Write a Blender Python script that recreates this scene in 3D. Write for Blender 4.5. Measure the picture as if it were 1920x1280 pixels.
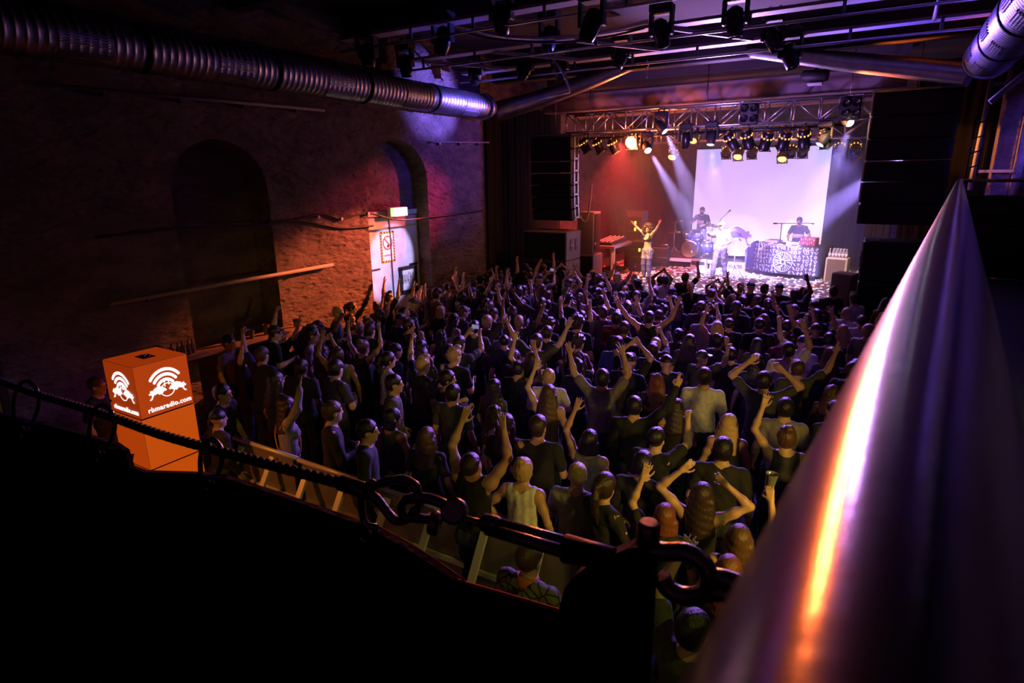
import bpy, math, random
import numpy as np
from mathutils import Vector, Matrix, Euler

# ------------------------------------------------------------------ camera, world, exposure
for o in list(bpy.data.objects): bpy.data.objects.remove(o)
S = bpy.context.scene
C = S.collection
rnd = random.Random(7)
FPX, CAMZ = 1126.0, 4.1

def _rot(yaw, pitch, roll):
    cy, sy = math.cos(yaw), math.sin(yaw); cp, sp = math.cos(pitch), math.sin(pitch)
    f = np.array([sy*cp, cy*cp, -sp]); r = np.array([cy, -sy, 0.0]); u = np.cross(r, f)
    cr, sr = math.cos(roll), math.sin(roll)
    return cr*r+sr*u, -sr*r+cr*u, f
CR, CU, CF = _rot(*[math.radians(a) for a in (-31, 15.24, -0.66)])
CO = np.array([0, 0, CAMZ])
# where a picture point meets a plane of the hall (metres): used to survey the room from the photograph
def ray(x, y): return CR*(x-960)/FPX - CU*(y-640)/FPX + CF
def atz(x, y, z): d = ray(x, y); return CO + d*(z-CAMZ)/d[2]
def aty(x, y, Y): d = ray(x, y); return CO + d*Y/d[1]
def atx(x, y, X): d = ray(x, y); return CO + d*X/d[0]
def topx(p):
    q = np.array(p, float)-CO; c = q@CF
    return 960+FPX*(q@CR)/c, 640-FPX*(q@CU)/c, c

cam = bpy.data.cameras.new('camera'); cam.sensor_width = 36; cam.lens = FPX/1920*36
cam.clip_start = 0.02; cam.clip_end = 100
cam.dof.use_dof = True; cam.dof.focus_distance = 7.0; cam.dof.aperture_fstop = 9.0
co = bpy.data.objects.new('camera', cam); C.objects.link(co)
M = Matrix.Identity(4)
for i in range(3):
    M[i][0] = CR[i]; M[i][1] = CU[i]; M[i][2] = -CF[i]; M[i][3] = CO[i]
co.matrix_world = M
S.camera = co

W = bpy.data.worlds.new('dark_night'); S.world = W; W.use_nodes = True
W.node_tree.nodes['Background'].inputs[0].default_value = (0.10, 0.05, 0.16, 1)
W.node_tree.nodes['Background'].inputs[1].default_value = 0.0
S.view_settings.view_transform = 'Standard'; S.view_settings.look = 'None'
S.view_settings.exposure = 0.0; S.view_settings.gamma = 1.0; S.view_settings.use_curve_mapping = False
S.cycles.max_bounces = 5; S.cycles.diffuse_bounces = 2; S.cycles.glossy_bounces = 3
S.cycles.transmission_bounces = 4; S.cycles.volume_bounces = 0; S.cycles.transparent_max_bounces = 8
S.cycles.sample_clamp_indirect = 4.0; S.cycles.caustics_reflective = False; S.cycles.caustics_refractive = False
S.cycles.use_denoising = True; S.cycles.use_light_tree = True

# ------------------------------------------------------------------ the light rig, with unseen fill lamps added
def lamp(name, kind, loc, power, col, target=None, size=0.1, cone=40, blend=0.4):
    l = bpy.data.lights.new(name, kind); l.energy = power; l.color = col
    if kind == 'AREA': l.shape = 'RECTANGLE'; l.size, l.size_y = (size if isinstance(size, tuple) else (size, size))
    else: l.shadow_soft_size = size
    if kind == 'SPOT': l.spot_size = math.radians(cone); l.spot_blend = blend
    o = bpy.data.objects.new(name, l); C.objects.link(o); o.location = loc
    if target is not None:
        o.rotation_euler = (Vector(target)-Vector(loc)).to_track_quat('-Z', 'Y').to_euler()
    return o
PURPLE, VIOLET, BLUE = (0.38, 0.25, 1.0), (0.52, 0.36, 1.0), (0.10, 0.08, 1.0)
ORANGE, WARM, YELLOW = (1.0, 0.24, 0.04), (1.0, 0.62, 0.40), (1.0, 0.60, 0.10)
KEY = np.array([-6.10, 16.6, 5.02])                      # the blazing orange par on the front truss
RED = (1.0, .15, .035)
lamp('orange_par_beam', 'SPOT', KEY+(-.02, -.12, 0), 13000, (1.0, .17, .045), (-9.4, 9.05, 2.1), .04, 19.5, .7)
lamp('orange_par_glow', 'POINT', KEY+(0.0, -.20, 0), 90, RED, None, .06)  # added point lamp for the glow round the par
lamp('orange_halo_fill', 'SPOT', KEY+(.05, .05, -.34), 850, (1.0, .17, .04), KEY+(.6, 3.0, -.2), .06, 176, .2)  # added spot, imitates the glare and halo around the par
lamp('red_wall_fill', 'SPOT', KEY+(-.05, -.2, -.1), 2600, (1.0, .035, .12), (-9.4, 10.9, 3.3), .05, 25, 1.0)  # unseen red spot added to tint the wall round the orange patch
lamp('red_haze_fill', 'SPOT', (-6.75, 17.5, 5.1), 3200, (1.0, .045, .05), (-7.6, 19.8, 1.6), .08, 74, .6)  # unseen red spot added to redden the haze and left curtain
lamp('orange_par_spill', 'SPOT', KEY+(.0, -.22, .02), 6000, (1.0, .16, .03), (-.5, .7, 3.5), .10, 11, .6)
# moving heads: violet beams through the haze on to the stage
MH = {'a': aty(1248, 247, 16.6), 'b': aty(1218, 283, 16.6), 'c': aty(1333, 272, 16.6), 'd': aty(1537, 272, 16.6), 'e': aty(1595, 232, 16.6)}
lamp('violet_beam', 'SPOT', MH['a']+(0, .12, -.05), 40000, VIOLET, aty(1325, 440, 21.5), .05, 13, .35)
lamp('violet_beam', 'SPOT', MH['b']+(0, .12, -.05), 40000, VIOLET, aty(1325, 470, 20.0), .05, 13, .35)
lamp('violet_beam', 'SPOT', MH['c']+(0, .12, -.05), 6000, VIOLET, aty(1345, 480, 19.5), .05, 22, .3)
lamp('violet_beam', 'SPOT', MH['d']+(0, .12, -.05), 6000, VIOLET, aty(1400, 430, 22.0), .05, 18, .35)
lamp('violet_beam', 'SPOT', MH['e']+(0, .12, -.05), 9000, VIOLET, aty(1556, 330, 17.6), .05, 20, .3)
lamp('side_beam', 'SPOT', (0.6, 18.3, 4.7), 60000, PURPLE, (-3.4, 20.4, 1.2), .06, 17, .5)
lamp('floor_par_beam', 'SPOT', aty(1622, 285, 18.5), 3000, ORANGE, aty(1560, 350, 20.5), .03, 6, .2)
# front light on the band, wash on the stage floor
lamp('front_wash', 'SPOT', (-3.2, 15.2, 4.9), 2300, (0.62, 0.46, 1.0), (-3.2, 18.6, .6), .25, 78, .6)
lamp('mc_front', 'SPOT', (-3.2, 15.2, 5.8), 1100, (0.95, 0.86, 1.0), (-4.0, 19.1, 1.9), .12, 16, .5)
lamp('warm_front', 'SPOT', (-0.7, 15.0, 5.9), 1700, (1.0, 0.66, 0.44), (-1.6, 20.0, 1.4), .25, 32, .6)
lamp('singer_front', 'SPOT', (-7.4, 15.3, 5.4), 3800, (1.0, 0.58, 0.30), (-6.0, 18.2, 1.9), .12, 20, .5)
# light spilling out over the audience
lamp('audience_wash', 'SPOT', (-5.2, 16.1, 5.0), 3200, (0.34, 0.15, 1.0), (-4.6, 10.5, 1.2), .3, 62, .9)
lamp('audience_wash', 'SPOT', (-1.6, 16.1, 5.0), 4200, (0.34, 0.15, 1.0), (-2.6, 10.0, 1.2), .3, 62, .9)
lamp('audience_rim', 'SPOT', (-3.4, 16.0, 4.9), 6000, (0.44, 0.19, 1.0), (-3.4, 6.6, 1.2), .3, 40, .9)
lamp('wall_wash', 'SPOT', (-3.6, 13.4, 5.6), 700, (0.10, 0.05, 1.0), (-9.3, 13.0, 4.6), .1, 44, .9)
lamp('duct_rim', 'SPOT', (-4.6, 14.6, 5.4), 7000, (0.20, 0.14, 1.0), (-9.1, 12.3, 5.9), .05, 24, .9)
lamp('door_wash', 'SPOT', (-3.4, 12.4, 6.1), 4200, (0.55, 0.48, 1.0), (-9.75, 10.72, 2.2), .03, 13, .35)
lamp('duct_wash', 'SPOT', (-2.6, 13.6, 5.4), 2200, (0.16, 0.08, 1.0), (1.6, 11.0, 6.0), .1, 64, .7)
lamp('ceiling_bounce_fill', 'SPOT', (-3.8, 16.9, 4.2), 2600, (0.60, 0.30, 1.0), (-2.6, 12.0, 6.5), .2, 66, .8)  # unseen spot added in place of light bounced up off the stage
lamp('ceiling_blue_fill', 'SPOT', (-5.0, 11.4, 5.7), 420, (0.10, 0.07, 1.0), (-6.6, 9.2, 7.15), .1, 40, .6)  # unseen blue spot added to brighten the left ceiling
lamp('lid_fill', 'SPOT', (-1.2, 17.4, 4.7), 1100, (0.34, 0.24, 1.0), (.5, 15.8, 2.6), .1, 36, .6)  # unseen violet spot added to light the right stack's lid
lamp('ceiling_amber', 'SPOT', (-1.2, 15.5, 5.3), 1600, (1.0, 0.16, 0.02), (1.0, 13.6, 7.1), .1, 36, .5)
lamp('truss_fill', 'SPOT', (-3.4, 13.6, 4.3), 800, (0.52, 0.22, 1.0), (-3.4, 16.8, 5.5), .2, 104, .6)  # unseen spot added to light the truss from the hall side
lamp('wing_blue', 'SPOT', (-1.6, 17.6, 4.9), 2600, (0.14, 0.10, 1.0), (-.6, 24.2, 3.2), .1, 34, .6)
lamp('wall_blue_fill', 'SPOT', (0.2, 12.4, 5.4), 900, (0.10, 0.07, 1.0), (2.3, 15.2, 4.6), .1, 46, .7)  # unseen blue spot added to colour the right wall
lamp('wall_amber', 'SPOT', (-2.5, 16.0, 5.2), 2500, (1.0, 0.30, 0.05), (2.2, 17.4, 4.6), .05, 20, .5)
# the bars under the galleries, and an added fill for the barrier
lamp('bar_light', 'AREA', (-2.2, -0.6, 2.00), 5.5, YELLOW, (-2.2, 6.0, 1.3), (3.0, .5))
lamp('bar_spot', 'SPOT', (1.7, 3.0, 2.65), 380, YELLOW, (-1.6, 6.0, 1.4), .15, 74, .8)
lamp('barrier_amber_fill', 'SPOT', (-6.3, 2.3, 2.3), 100, (1.0, .27, .03), (-5.3, 4.0, .7), .1, 60, .9)  # unseen amber spot added to light the crowd barrier
lamp('gallery_lamp', 'SPOT', (2.1, 2.4, 5.4), 160, (0.80, 0.80, 0.10), (0.5, 3.2, 3.9), .1, 70, .9)
# ------------------------------------------------------------------ materials
MATS = {}
def mat(name, col=(.5,.5,.5), rough=.6, metal=0.0, bump=0.0, bscale=40.0, tint=False, var=0.0, spec=.5, emit=None, estr=0.0, alpha=None, trans=0.0):
    if name in MATS: return MATS[name]
    m = bpy.data.materials.new(name); m.use_nodes = True; MATS[name] = m
    nt = m.node_tree; b = nt.nodes['Principled BSDF']
    b.inputs['Base Color'].default_value = (*col, 1); b.inputs['Roughness'].default_value = rough
    b.inputs['Metallic'].default_value = metal; b.inputs['Specular IOR Level'].default_value = spec
    src = None
    if tint:
        oi = nt.nodes.new('ShaderNodeObjectInfo'); src = oi.outputs['Color']
    if var > 0:
        tc = nt.nodes.new('ShaderNodeTexCoord'); n = nt.nodes.new('ShaderNodeTexNoise'); n.inputs['Scale'].default_value = bscale*.4; n.inputs['Detail'].default_value = 6
        nt.links.new(tc.outputs['Object'], n.inputs['Vector'])
        mx = nt.nodes.new('ShaderNodeMix'); mx.data_type = 'RGBA'; mx.blend_type = 'MULTIPLY'; mx.inputs[0].default_value = 1
        rr = nt.nodes.new('ShaderNodeMapRange'); rr.inputs['From Min'].default_value = .3; rr.inputs['From Max'].default_value = .7
        rr.inputs['To Min'].default_value = 1-var; rr.inputs['To Max'].default_value = 1+var*.5
        nt.links.new(n.outputs['Fac'], rr.inputs['Value'])
        if src: nt.links.new(src, mx.inputs[6])
        else: mx.inputs[6].default_value = (*col, 1)
        nt.links.new(rr.outputs['Result'], mx.inputs[7]); src = mx.outputs[2]
    if src: nt.links.new(src, b.inputs['Base Color'])
    if bump > 0:
        tc = nt.nodes.new('ShaderNodeTexCoord'); n = nt.nodes.new('ShaderNodeTexNoise'); n.inputs['Scale'].default_value = bscale; n.inputs['Detail'].default_value = 8
        nt.links.new(tc.outputs['Object'], n.inputs['Vector'])
        bp = nt.nodes.new('ShaderNodeBump'); bp.inputs['Strength'].default_value = bump; bp.inputs['Distance'].default_value = .02
        nt.links.new(n.outputs['Fac'], bp.inputs['Height']); nt.links.new(bp.outputs['Normal'], b.inputs['Normal'])
    if emit:
        b.inputs['Emission Color'].default_value = (*emit, 1); b.inputs['Emission Strength'].default_value = estr
    if trans: b.inputs['Transmission Weight'].default_value = trans
    return m
skinM = mat('skin', (.6,.4,.3), .48, tint=True, spec=.4)
clothM = mat('cloth', (.1,.1,.1), .85, tint=True, var=.25, bscale=60, bump=.25)
hairM = mat('hair', (.05,.04,.03), .36, tint=True, bump=.35, bscale=1, spec=.5)
for n_ in [n for n in hairM.node_tree.nodes if n.type == 'TEX_NOISE']:
    mp_ = hairM.node_tree.nodes.new('ShaderNodeMapping'); mp_.inputs['Scale'].default_value = (150, 150, 14); l_ = n_.inputs['Vector'].links[0]; src_ = l_.from_socket
    hairM.node_tree.links.new(src_, mp_.inputs['Vector']); hairM.node_tree.links.new(mp_.outputs['Vector'], n_.inputs['Vector'])
jeanM = mat('trouser_cloth', (.02,.025,.045), .9, tint=True, var=.3, bscale=80)
eyeM = mat('eye_dark', (.01,.008,.008), .25)
lipM = mat('lips', (.30,.08,.07), .5)
blackM = mat('black_paint', (.012,.012,.013), .55, bump=.1, bscale=200)
satinM = mat('black_satin_metal', (.02,.02,.022), .3, .6)
clothBk = mat('black_stage_cloth', (.008,.008,.009), .95, bump=.3, bscale=90)
aluM = mat('brushed_aluminium', (.72,.72,.74), .34, 1.0)
steelM = mat('dark_steel', (.22,.21,.21), .25, 1.0, bump=.15, bscale=220)
galvM = mat('galvanised_duct', (.40,.40,.45), .40, 1.0, var=.25, bscale=14, bump=.12)
chromeM = mat('chrome', (.85,.85,.87), .12, 1.0)
whiteP = mat('white_paint', (.72,.72,.72), .55)
ropeM = mat('dark_rope', (.045,.055,.045), .7, bump=.4, bscale=300)
woodM = mat('plywood', (.30,.20,.12), .6, var=.3, bscale=12)
goldM = mat('brass_reflector', (.9,.55,.15), .2, 1.0)
redEdge = mat('red_cloth_edge', (.5,.03,.04), .8)
shoeM = mat('shoe_leather', (.03,.028,.026), .6)
# ------------------------------------------------------------------ mesh helper: collects shapes, links them as ONE object
def _basis(d):
    d = np.array(d, float); d /= np.linalg.norm(d)
    a = np.array([0, 0, 1.0]) if abs(d[2]) < .9 else np.array([1.0, 0, 0])
    u = np.cross(a, d); u /= np.linalg.norm(u); v = np.cross(d, u)
    return d, u, v
class MB:
    def __init__(s): s.v = []; s.f = []; s.m = []; s.sm = []; s.n = 0
    def add(s, v, f, mi=0, smooth=False):
        s.v.append(np.asarray(v, float).reshape(-1, 3)); s.f += [tuple(i+s.n for i in q) for q in f]
        s.m += [mi]*len(f); s.sm += [smooth]*len(f); s.n += len(s.v[-1]); return s
    def box(s, c, size, rz=0, mi=0, R=None, bev=0):
        hx, hy, hz = [a/2 for a in size]
        if bev:
            b = min(bev, hx*.45, hy*.45, hz*.45); vs = []
            for z, i in ((-hz, b), (-hz+b, 0), (hz-b, 0), (hz, b)):
                for x, y in ((-1,-1),(1,-1),(1,1),(-1,1)):
                    ex, ey = hx-i, hy-i
                    if x*y > 0: vs += [(x*ex, y*(ey-b), z), (x*(ex-b), y*ey, z)]
                    else: vs += [(x*(ex-b), y*ey, z), (x*ex, y*(ey-b), z)]
            v = np.array(vs); f = []
            for k in range(3):
                for i in range(8): j = (i+1) % 8; f.append((k*8+i, k*8+j, k*8+8+j, k*8+8+i))
            f += [tuple(range(7, -1, -1)), tuple(range(24, 32))]
        else:
            v = np.array([(x, y, z) for z in (-hz, hz) for x, y in ((-hx,-hy),(hx,-hy),(hx,hy),(-hx,hy))])
            f = [(3,2,1,0),(4,5,6,7),(0,1,5,4),(1,2,6,5),(2,3,7,6),(3,0,4,7)]
        if R is not None: v = v@np.array(R).T
        elif rz:
            c_, s_ = math.cos(rz), math.sin(rz); v = v@np.array([[c_,-s_,0],[s_,c_,0],[0,0,1]]).T
        return s.add(v+np.array(c), f, mi)
    def cyl(s, p0, p1, r0, r1=None, n=12, mi=0, caps=True, smooth=True):
        r1 = r0 if r1 is None else r1
        p0 = np.array(p0, float); p1 = np.array(p1, float); d, u, v = _basis(p1-p0)
        a = np.arange(n)*2*math.pi/n; ring = np.outer(np.cos(a), u)+np.outer(np.sin(a), v)
        f = [(i, (i+1) % n, n+(i+1) % n, n+i) for i in range(n)]
        s.add(np.vstack([p0+ring*r0, p1+ring*r1]), f, mi, smooth)
        if caps:
            s.f += [tuple(s.n-2*n+i for i in range(n-1, -1, -1)), tuple(s.n-n+i for i in range(n))]; s.m += [mi]*2; s.sm += [False]*2
        return s
    def lathe(s, prof, c=(0,0,0), axis=(0,0,1), n=16, mi=0, smooth=True):
        d, u, v = _basis(axis); a = np.arange(n)*2*math.pi/n; ring = np.outer(np.cos(a), u)+np.outer(np.sin(a), v)
        V = np.vstack([np.array(c)+ring*r+d*h for r, h in prof]); k = len(prof)
        f = [(j*n+i, j*n+(i+1) % n, (j+1)*n+(i+1) % n, (j+1)*n+i) for j in range(k-1) for i in range(n)]
        s.add(V, f, mi, smooth)
        if prof[0][0] > 1e-4: s.f.append(tuple(s.n-k*n+i for i in range(n-1, -1, -1))); s.m.append(mi); s.sm.append(False)
        if prof[-1][0] > 1e-4: s.f.append(tuple(s.n-n+i for i in range(n))); s.m.append(mi); s.sm.append(False)
        return s
    def tube(s, pts, r, n=8, mi=0, closed=False, smooth=True):
        P = np.array(pts, float); k = len(P); rr = np.full(k, r) if np.isscalar(r) else np.array(r, float)
        T = np.gradient(P, axis=0) if not closed else np.roll(P, -1, 0)-np.roll(P, 1, 0)
        T /= np.linalg.norm(T, axis=1)[:, None]+1e-12
        _, u, _v = _basis(T[0]); a = np.arange(n)*2*math.pi/n; V = []
        for i in range(k):
            u = u-T[i]*(u@T[i]); u /= np.linalg.norm(u); w = np.cross(T[i], u)
            V.append(P[i]+rr[i]*(np.outer(np.cos(a), u)+np.outer(np.sin(a), w)))
        f = [((j % k)*n+i, (j % k)*n+(i+1) % n, ((j+1) % k)*n+(i+1) % n, ((j+1) % k)*n+i) for j in range(k if closed else k-1) for i in range(n)]
        s.add(np.vstack(V), f, mi, smooth)
        if not closed:
            b = s.n-k*n; s.f += [tuple(b+i for i in range(n-1, -1, -1)), tuple(s.n-n+i for i in range(n))]; s.m += [mi]*2; s.sm += [False]*2
        return s
    def prism(s, poly, fn, t0, t1, mi=0):
        """poly: 2-D outline; fn(a, b, t) -> 3-D point"""
        n = len(poly); v = [fn(a, b, t0) for a, b in poly]+[fn(a, b, t1) for a, b in poly]
        f = [tuple(range(n-1, -1, -1)), tuple(range(n, 2*n))]+[(i, (i+1) % n, n+(i+1) % n, n+i) for i in range(n)]
        return s.add(v, f, mi)
    def ball(s, c, r, n=12, mi=0):
        k = n//2; prof = [(max(math.sin(math.pi*i/k), 0)*1, -math.cos(math.pi*i/k)) for i in range(k+1)]
        r = np.array([r]*3 if np.isscalar(r) else r, float); q = MB(); prof[0] = (1e-5, -1); prof[-1] = (1e-5, 1)
        q.lathe(prof, n=n); return s.add(np.vstack(q.v)*r+np.array(c), q.f, mi, True)
    def mesh(s, name, mats):
        me = bpy.data.meshes.new(name); V = np.vstack(s.v) if s.v else np.zeros((0, 3))
        me.from_pydata(V.tolist(), [], s.f)
        for m in (mats if isinstance(mats, (list, tuple)) else [mats]): me.materials.append(m)
        me.polygons.foreach_set('material_index', s.m); me.polygons.foreach_set('use_smooth', s.sm)
        me.validate(); me.update(); return me
    def build(s, name, mats, parent=None, **kw):
        """verts are given in world space; an object with a parent at p keeps its place"""
        o = bpy.data.objects.new(name, s.mesh(name, mats)); C.objects.link(o)
        if parent is not None:
            o.parent = parent; o.matrix_parent_inverse = Matrix.Translation(-Vector(wloc(parent)))
        for k, v in kw.items(): o[k] = v
        return o
def wloc(o):
    l = Vector(o.get('_w', (0, 0, 0))) if '_w' in o else o.location
    return l
def thing(name, label, cat, loc=(0,0,0), group=None):
    o = bpy.data.objects.new(name, None); C.objects.link(o); o.location = loc; o.empty_display_size = .1
    o['label'] = label; o['category'] = cat
    if group: o['group'] = group
    return o
def tag(o, label, cat, group=None, kind=None):
    o['label'] = label; o['category'] = cat
    if group: o['group'] = group
    if kind: o['kind'] = kind
    return o
def copy_tree(o, parent=None):
    c = o.copy(); C.objects.link(c)
    if parent is not None: c.parent = parent; c.matrix_parent_inverse = o.matrix_parent_inverse.copy()
    for ch in list(o.children): copy_tree(ch, c)
    return c
def smooth_path(pts, n=40, closed=False):
    P = np.array(pts, float); k = len(P); out = []
    idx = (lambda i: P[i % k]) if closed else (lambda i: P[min(max(i, 0), k-1)])
    segs = k if closed else k-1; per = max(2, n//segs)
    for i in range(segs):
        for j in range(per):
            t = j/per; a, b, c, d = idx(i-1), idx(i), idx(i+1), idx(i+2)
            out.append(.5*((2*b)+(-a+c)*t+(2*a-5*b+4*c-d)*t*t+(-a+3*b-3*c+d)*t**3))
    if not closed: out.append(P[-1])
    return np.array(out)
# ------------------------------------------------------------------ people: one continuous skin grown from a blended distance field
class Field:
    def __init__(s, lo, hi, h):
        s.h = h; s.lo = np.array(lo, float); s.n = np.ceil((np.array(hi)-s.lo)/h).astype(int)+1
        s.d = np.full(s.n, 1.0, np.float32)
    def _sub(s, lo, hi):
        i0 = np.maximum(np.floor((lo-s.lo)/s.h).astype(int), 0); i1 = np.minimum(np.ceil((hi-s.lo)/s.h).astype(int)+1, s.n)
        if (i1 <= i0).any(): return None
        g = [s.lo[k]+s.h*np.arange(i0[k], i1[k]) for k in range(3)]
        return tuple(slice(i0[k], i1[k]) for k in range(3)), np.stack(np.meshgrid(*g, indexing='ij'), -1).astype(np.float32)
    def _blend(s, sl, d, k, op):
        a = s.d[sl]
        if op == 'add':
            h = np.clip(.5+.5*(a-d)/k, 0, 1); s.d[sl] = a*(1-h)+d*h-k*h*(1-h)
        else:
            h = np.clip(.5-.5*(a+d)/k, 0, 1); s.d[sl] = a*(1-h)+(-d)*h+k*h*(1-h)
    def cone(s, a, b, ra, rb, k=.03, op='add'):
        a = np.array(a, np.float32); b = np.array(b, np.float32); m = max(ra, rb)+2*k+.03
        q = s._sub(np.minimum(a, b)-m, np.maximum(a, b)+m)
        if q is None: return s
        ba = b-a; t = np.clip(((q[1]-a)@ba)/max(float(ba@ba), 1e-9), 0, 1)
        d = np.linalg.norm(q[1]-a-t[..., None]*ba, axis=-1)-(ra+(rb-ra)*t); s._blend(q[0], d, k, op); return s
    def ell(s, c, r, k=.03, op='add', R=None):
        c = np.array(c, np.float32); r = np.array(r, np.float32); m = float(r.max())+2*k+.03
        q = s._sub(c-m, c+m)
        if q is None: return s
        p = q[1]-c
        if R is not None: p = p@np.array(R, np.float32)
        k0 = np.linalg.norm(p/r, axis=-1); k1 = np.linalg.norm(p/(r*r), axis=-1)
        d = k0*(k0-1)/np.maximum(k1, 1e-6); s._blend(q[0], d, k, op); return s
    def chain(s, pts, rs, k=.03):
        for i in range(len(pts)-1): s.cone(pts[i], pts[i+1], rs[i], rs[i+1], k)
        return s
    def half(s, p, n, k=.012):
        """keep the side the normal n points away from"""
        g = [s.lo[i]+s.h*np.arange(s.n[i]) for i in range(3)]
        n = np.array(n, float); n /= np.linalg.norm(n); p = np.array(p, float)
        d = (g[0]-p[0])[:, None, None]*n[0]+(g[1]-p[1])[None, :, None]*n[1]+(g[2]-p[2])[None, None, :]*n[2]
        d = d.astype(np.float32); h = np.clip(.5-.5*(s.d-d)/k, 0, 1); s.d = s.d*(1-h)+d*h+k*h*(1-h); return s
    def folds(s, amp, f, seed=0):
        g = [s.lo[i]+s.h*np.arange(s.n[i]) for i in range(3)]; r = np.random.RandomState(seed); w = 0
        for _ in range(4):
            a = r.normal(size=3)*f*np.array([1, 1, .55]); ph = r.rand()*6
            w = w+np.sin(g[0][:, None, None]*a[0]+g[1][None, :, None]*a[1]+g[2][None, None, :]*a[2]+ph)
        s.d = s.d+(amp*w/2).astype(np.float32); return s
    def surf(s):
        d = s.d; ins = d < 0
        c = np.stack([ins[i:d.shape[0]-1+i, j:d.shape[1]-1+j, k:d.shape[2]-1+k] for i in (0,1) for j in (0,1) for k in (0,1)])
        cnt = c.sum(0); act = (cnt > 0) & (cnt < 8); idx = np.full(act.shape, -1); A = np.argwhere(act); idx[act] = np.arange(len(A))
        acc = np.zeros((len(A), 3)); num = np.zeros(len(A))
        for ax in range(3):
            for o1 in (0, 1):
                for o2 in (0, 1):
                    off = np.zeros(3, int); others = [x for x in range(3) if x != ax]; off[others[0]] = o1; off[others[1]] = o2
                    p = A+off; q = p.copy(); q[:, ax] += 1
                    a = d[tuple(p.T)]; b = d[tuple(q.T)]; m = (a < 0) != (b < 0); t = np.where(m, a/np.where(m, a-b, 1), 0)
                    pos = off[None, :]+np.zeros((len(A), 3)); pos[:, ax] = t; acc += pos*m[:, None]; num += m
        V = s.lo+(A+acc/num[:, None])*s.h; F = []
        for ax in range(3):
            u, v = [(1, 2), (2, 0), (0, 1)][ax]
            e0 = [slice(None)]*3; e1 = [slice(None)]*3; e0[ax] = slice(0, -1); e1[ax] = slice(1, None)
            a = ins[tuple(e0)]; b = ins[tuple(e1)]
            for flip in (False, True):
                P = np.argwhere((a & ~b) if not flip else (~a & b)); P = P[(P[:, u] > 0) & (P[:, v] > 0) & (P[:, u] < idx.shape[u]) & (P[:, v] < idx.shape[v])]
                if not len(P): continue
                q = []
                for du, dv in ((0, 0), (-1, 0), (-1, -1), (0, -1)):
                    Q = P.copy(); Q[:, u] += du; Q[:, v] += dv; q.append(idx[tuple(Q.T)])
                q = np.stack(q, 1); F.append(q[:, ::-1] if flip else q)
        F = np.vstack(F); return V, F[:, ::-1] if False else F

def mesh_of(name, V, F, mats, mi=None):
    me = bpy.data.meshes.new(name); nv, nf = len(V), len(F)
    me.vertices.add(nv); me.vertices.foreach_set('co', np.ascontiguousarray(V, np.float32).ravel())
    me.loops.add(nf*4); me.loops.foreach_set('vertex_index', np.ascontiguousarray(F, np.int32).ravel())
    me.polygons.add(nf); me.polygons.foreach_set('loop_start', np.arange(0, nf*4, 4, dtype=np.int32))
    for m in mats: me.materials.append(m)
    if mi is not None: me.polygons.foreach_set('material_index', np.ascontiguousarray(mi, np.int32))
    me.polygons.foreach_set('use_smooth', np.ones(nf, bool)); me.update(calc_edges=True); return me

def nrm(v): v = np.array(v, float); return v/np.linalg.norm(v)
def hand(F, wrist, d, side, shape, s=1.0, tw=None):
    """palm, four unequal bent fingers and a thumb; d: wrist to knuckles, tw: palm normal"""
    d = nrm(d); pn = nrm(np.array(tw, float)-d*np.dot(tw, d)); w = np.cross(d, pn)*side      # w points to the thumb side
    wrist = np.array(wrist, float); kn = wrist+d*.095*s
    for o in (-.028, -.008, .012, .030): F.cone(wrist+d*.018*s+w*o*.7*s, kn+w*o*s, .0125*s, .0115*s, .014)
    curl = {'open': .12, 'spread': .06, 'relaxed': .5, 'fist': 1.45, 'grip': .95, 'point': 1.45}[shape]; sp = {'spread': .34, 'open': .14}.get(shape, .05)
    for i, (o, L) in enumerate(((.030, .072), (.011, .080), (-.009, .074), (-.028, .058))):
        cu = .05 if (shape == 'point' and i in (0, 1)) else curl
        a = (1.5-i)*sp; f0 = nrm(d*math.cos(a)+w*math.sin(a)); p = kn+w*o*s; ang = cu*.55; rad = .0098
        for j, fr in enumerate((.46, .30, .24)):
            fd = f0*math.cos(ang)+pn*math.sin(ang); q = p+fd*L*fr*s; F.cone(p, q, rad*s, (rad-.0009)*s, .006); p = q; rad -= .0009; ang += cu*.95
    b = wrist+d*.025*s+w*.024*s; t1 = b+(w*.8+d*.55+pn*.25)*.042*s
    cl = {'fist': .9, 'grip': .8, 'point': .9}.get(shape, .2); t2 = t1+nrm(w*(.6-cl)+d*.8+pn*cl)*.036*s; t3 = t2+nrm(w*(.35-cl)+d*.8+pn*cl)*.026*s
    F.cone(b, t1, .0145*s, .0115*s, .01).cone(t1, t2, .0112*s, .0102*s, .006).cone(t2, t3, .0102*s, .0085*s, .006)

# a pose: elbow and wrist for both arms (person faces +Y, right hand at +X), hand shapes, legs, lean
def P(r=None, l=None, rh='relaxed', lh='relaxed', head=(0, 0), lean=0.0, legs='stand', rp=None, lp=None, crouch=0.0):
    return dict(r=r, l=l, rh=rh, lh=lh, head=head, lean=lean, legs=legs, rp=rp, lp=lp)
DOWN = ((.25, -.02, 1.17), (.27, .08, .94)); HIP = ((.40, -.07, 1.20), (.24, .06, 1.02)); BENT = ((.25, .02, 1.17), (.14, .24, 1.24))
UP = ((.30, .10, 1.68), (.22, .17, 1.92)); UPW = ((.37, .05, 1.64), (.45, .12, 1.88)); UPF = ((.24, .24, 1.56), (.16, .38, 1.78)); CLAP = ((.27, .13, 1.68), (.05, .20, 1.86))
ONHEAD = ((.42, .06, 1.62), (.19, .06, 1.80)); OVER = ((.40, .03, 1.66), (.16, .10, 1.90)); FOLD = ((.27, .06, 1.20), (.03, .26, 1.20)); V = ((.42, .03, 1.62), (.58, .06, 1.84))
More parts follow.
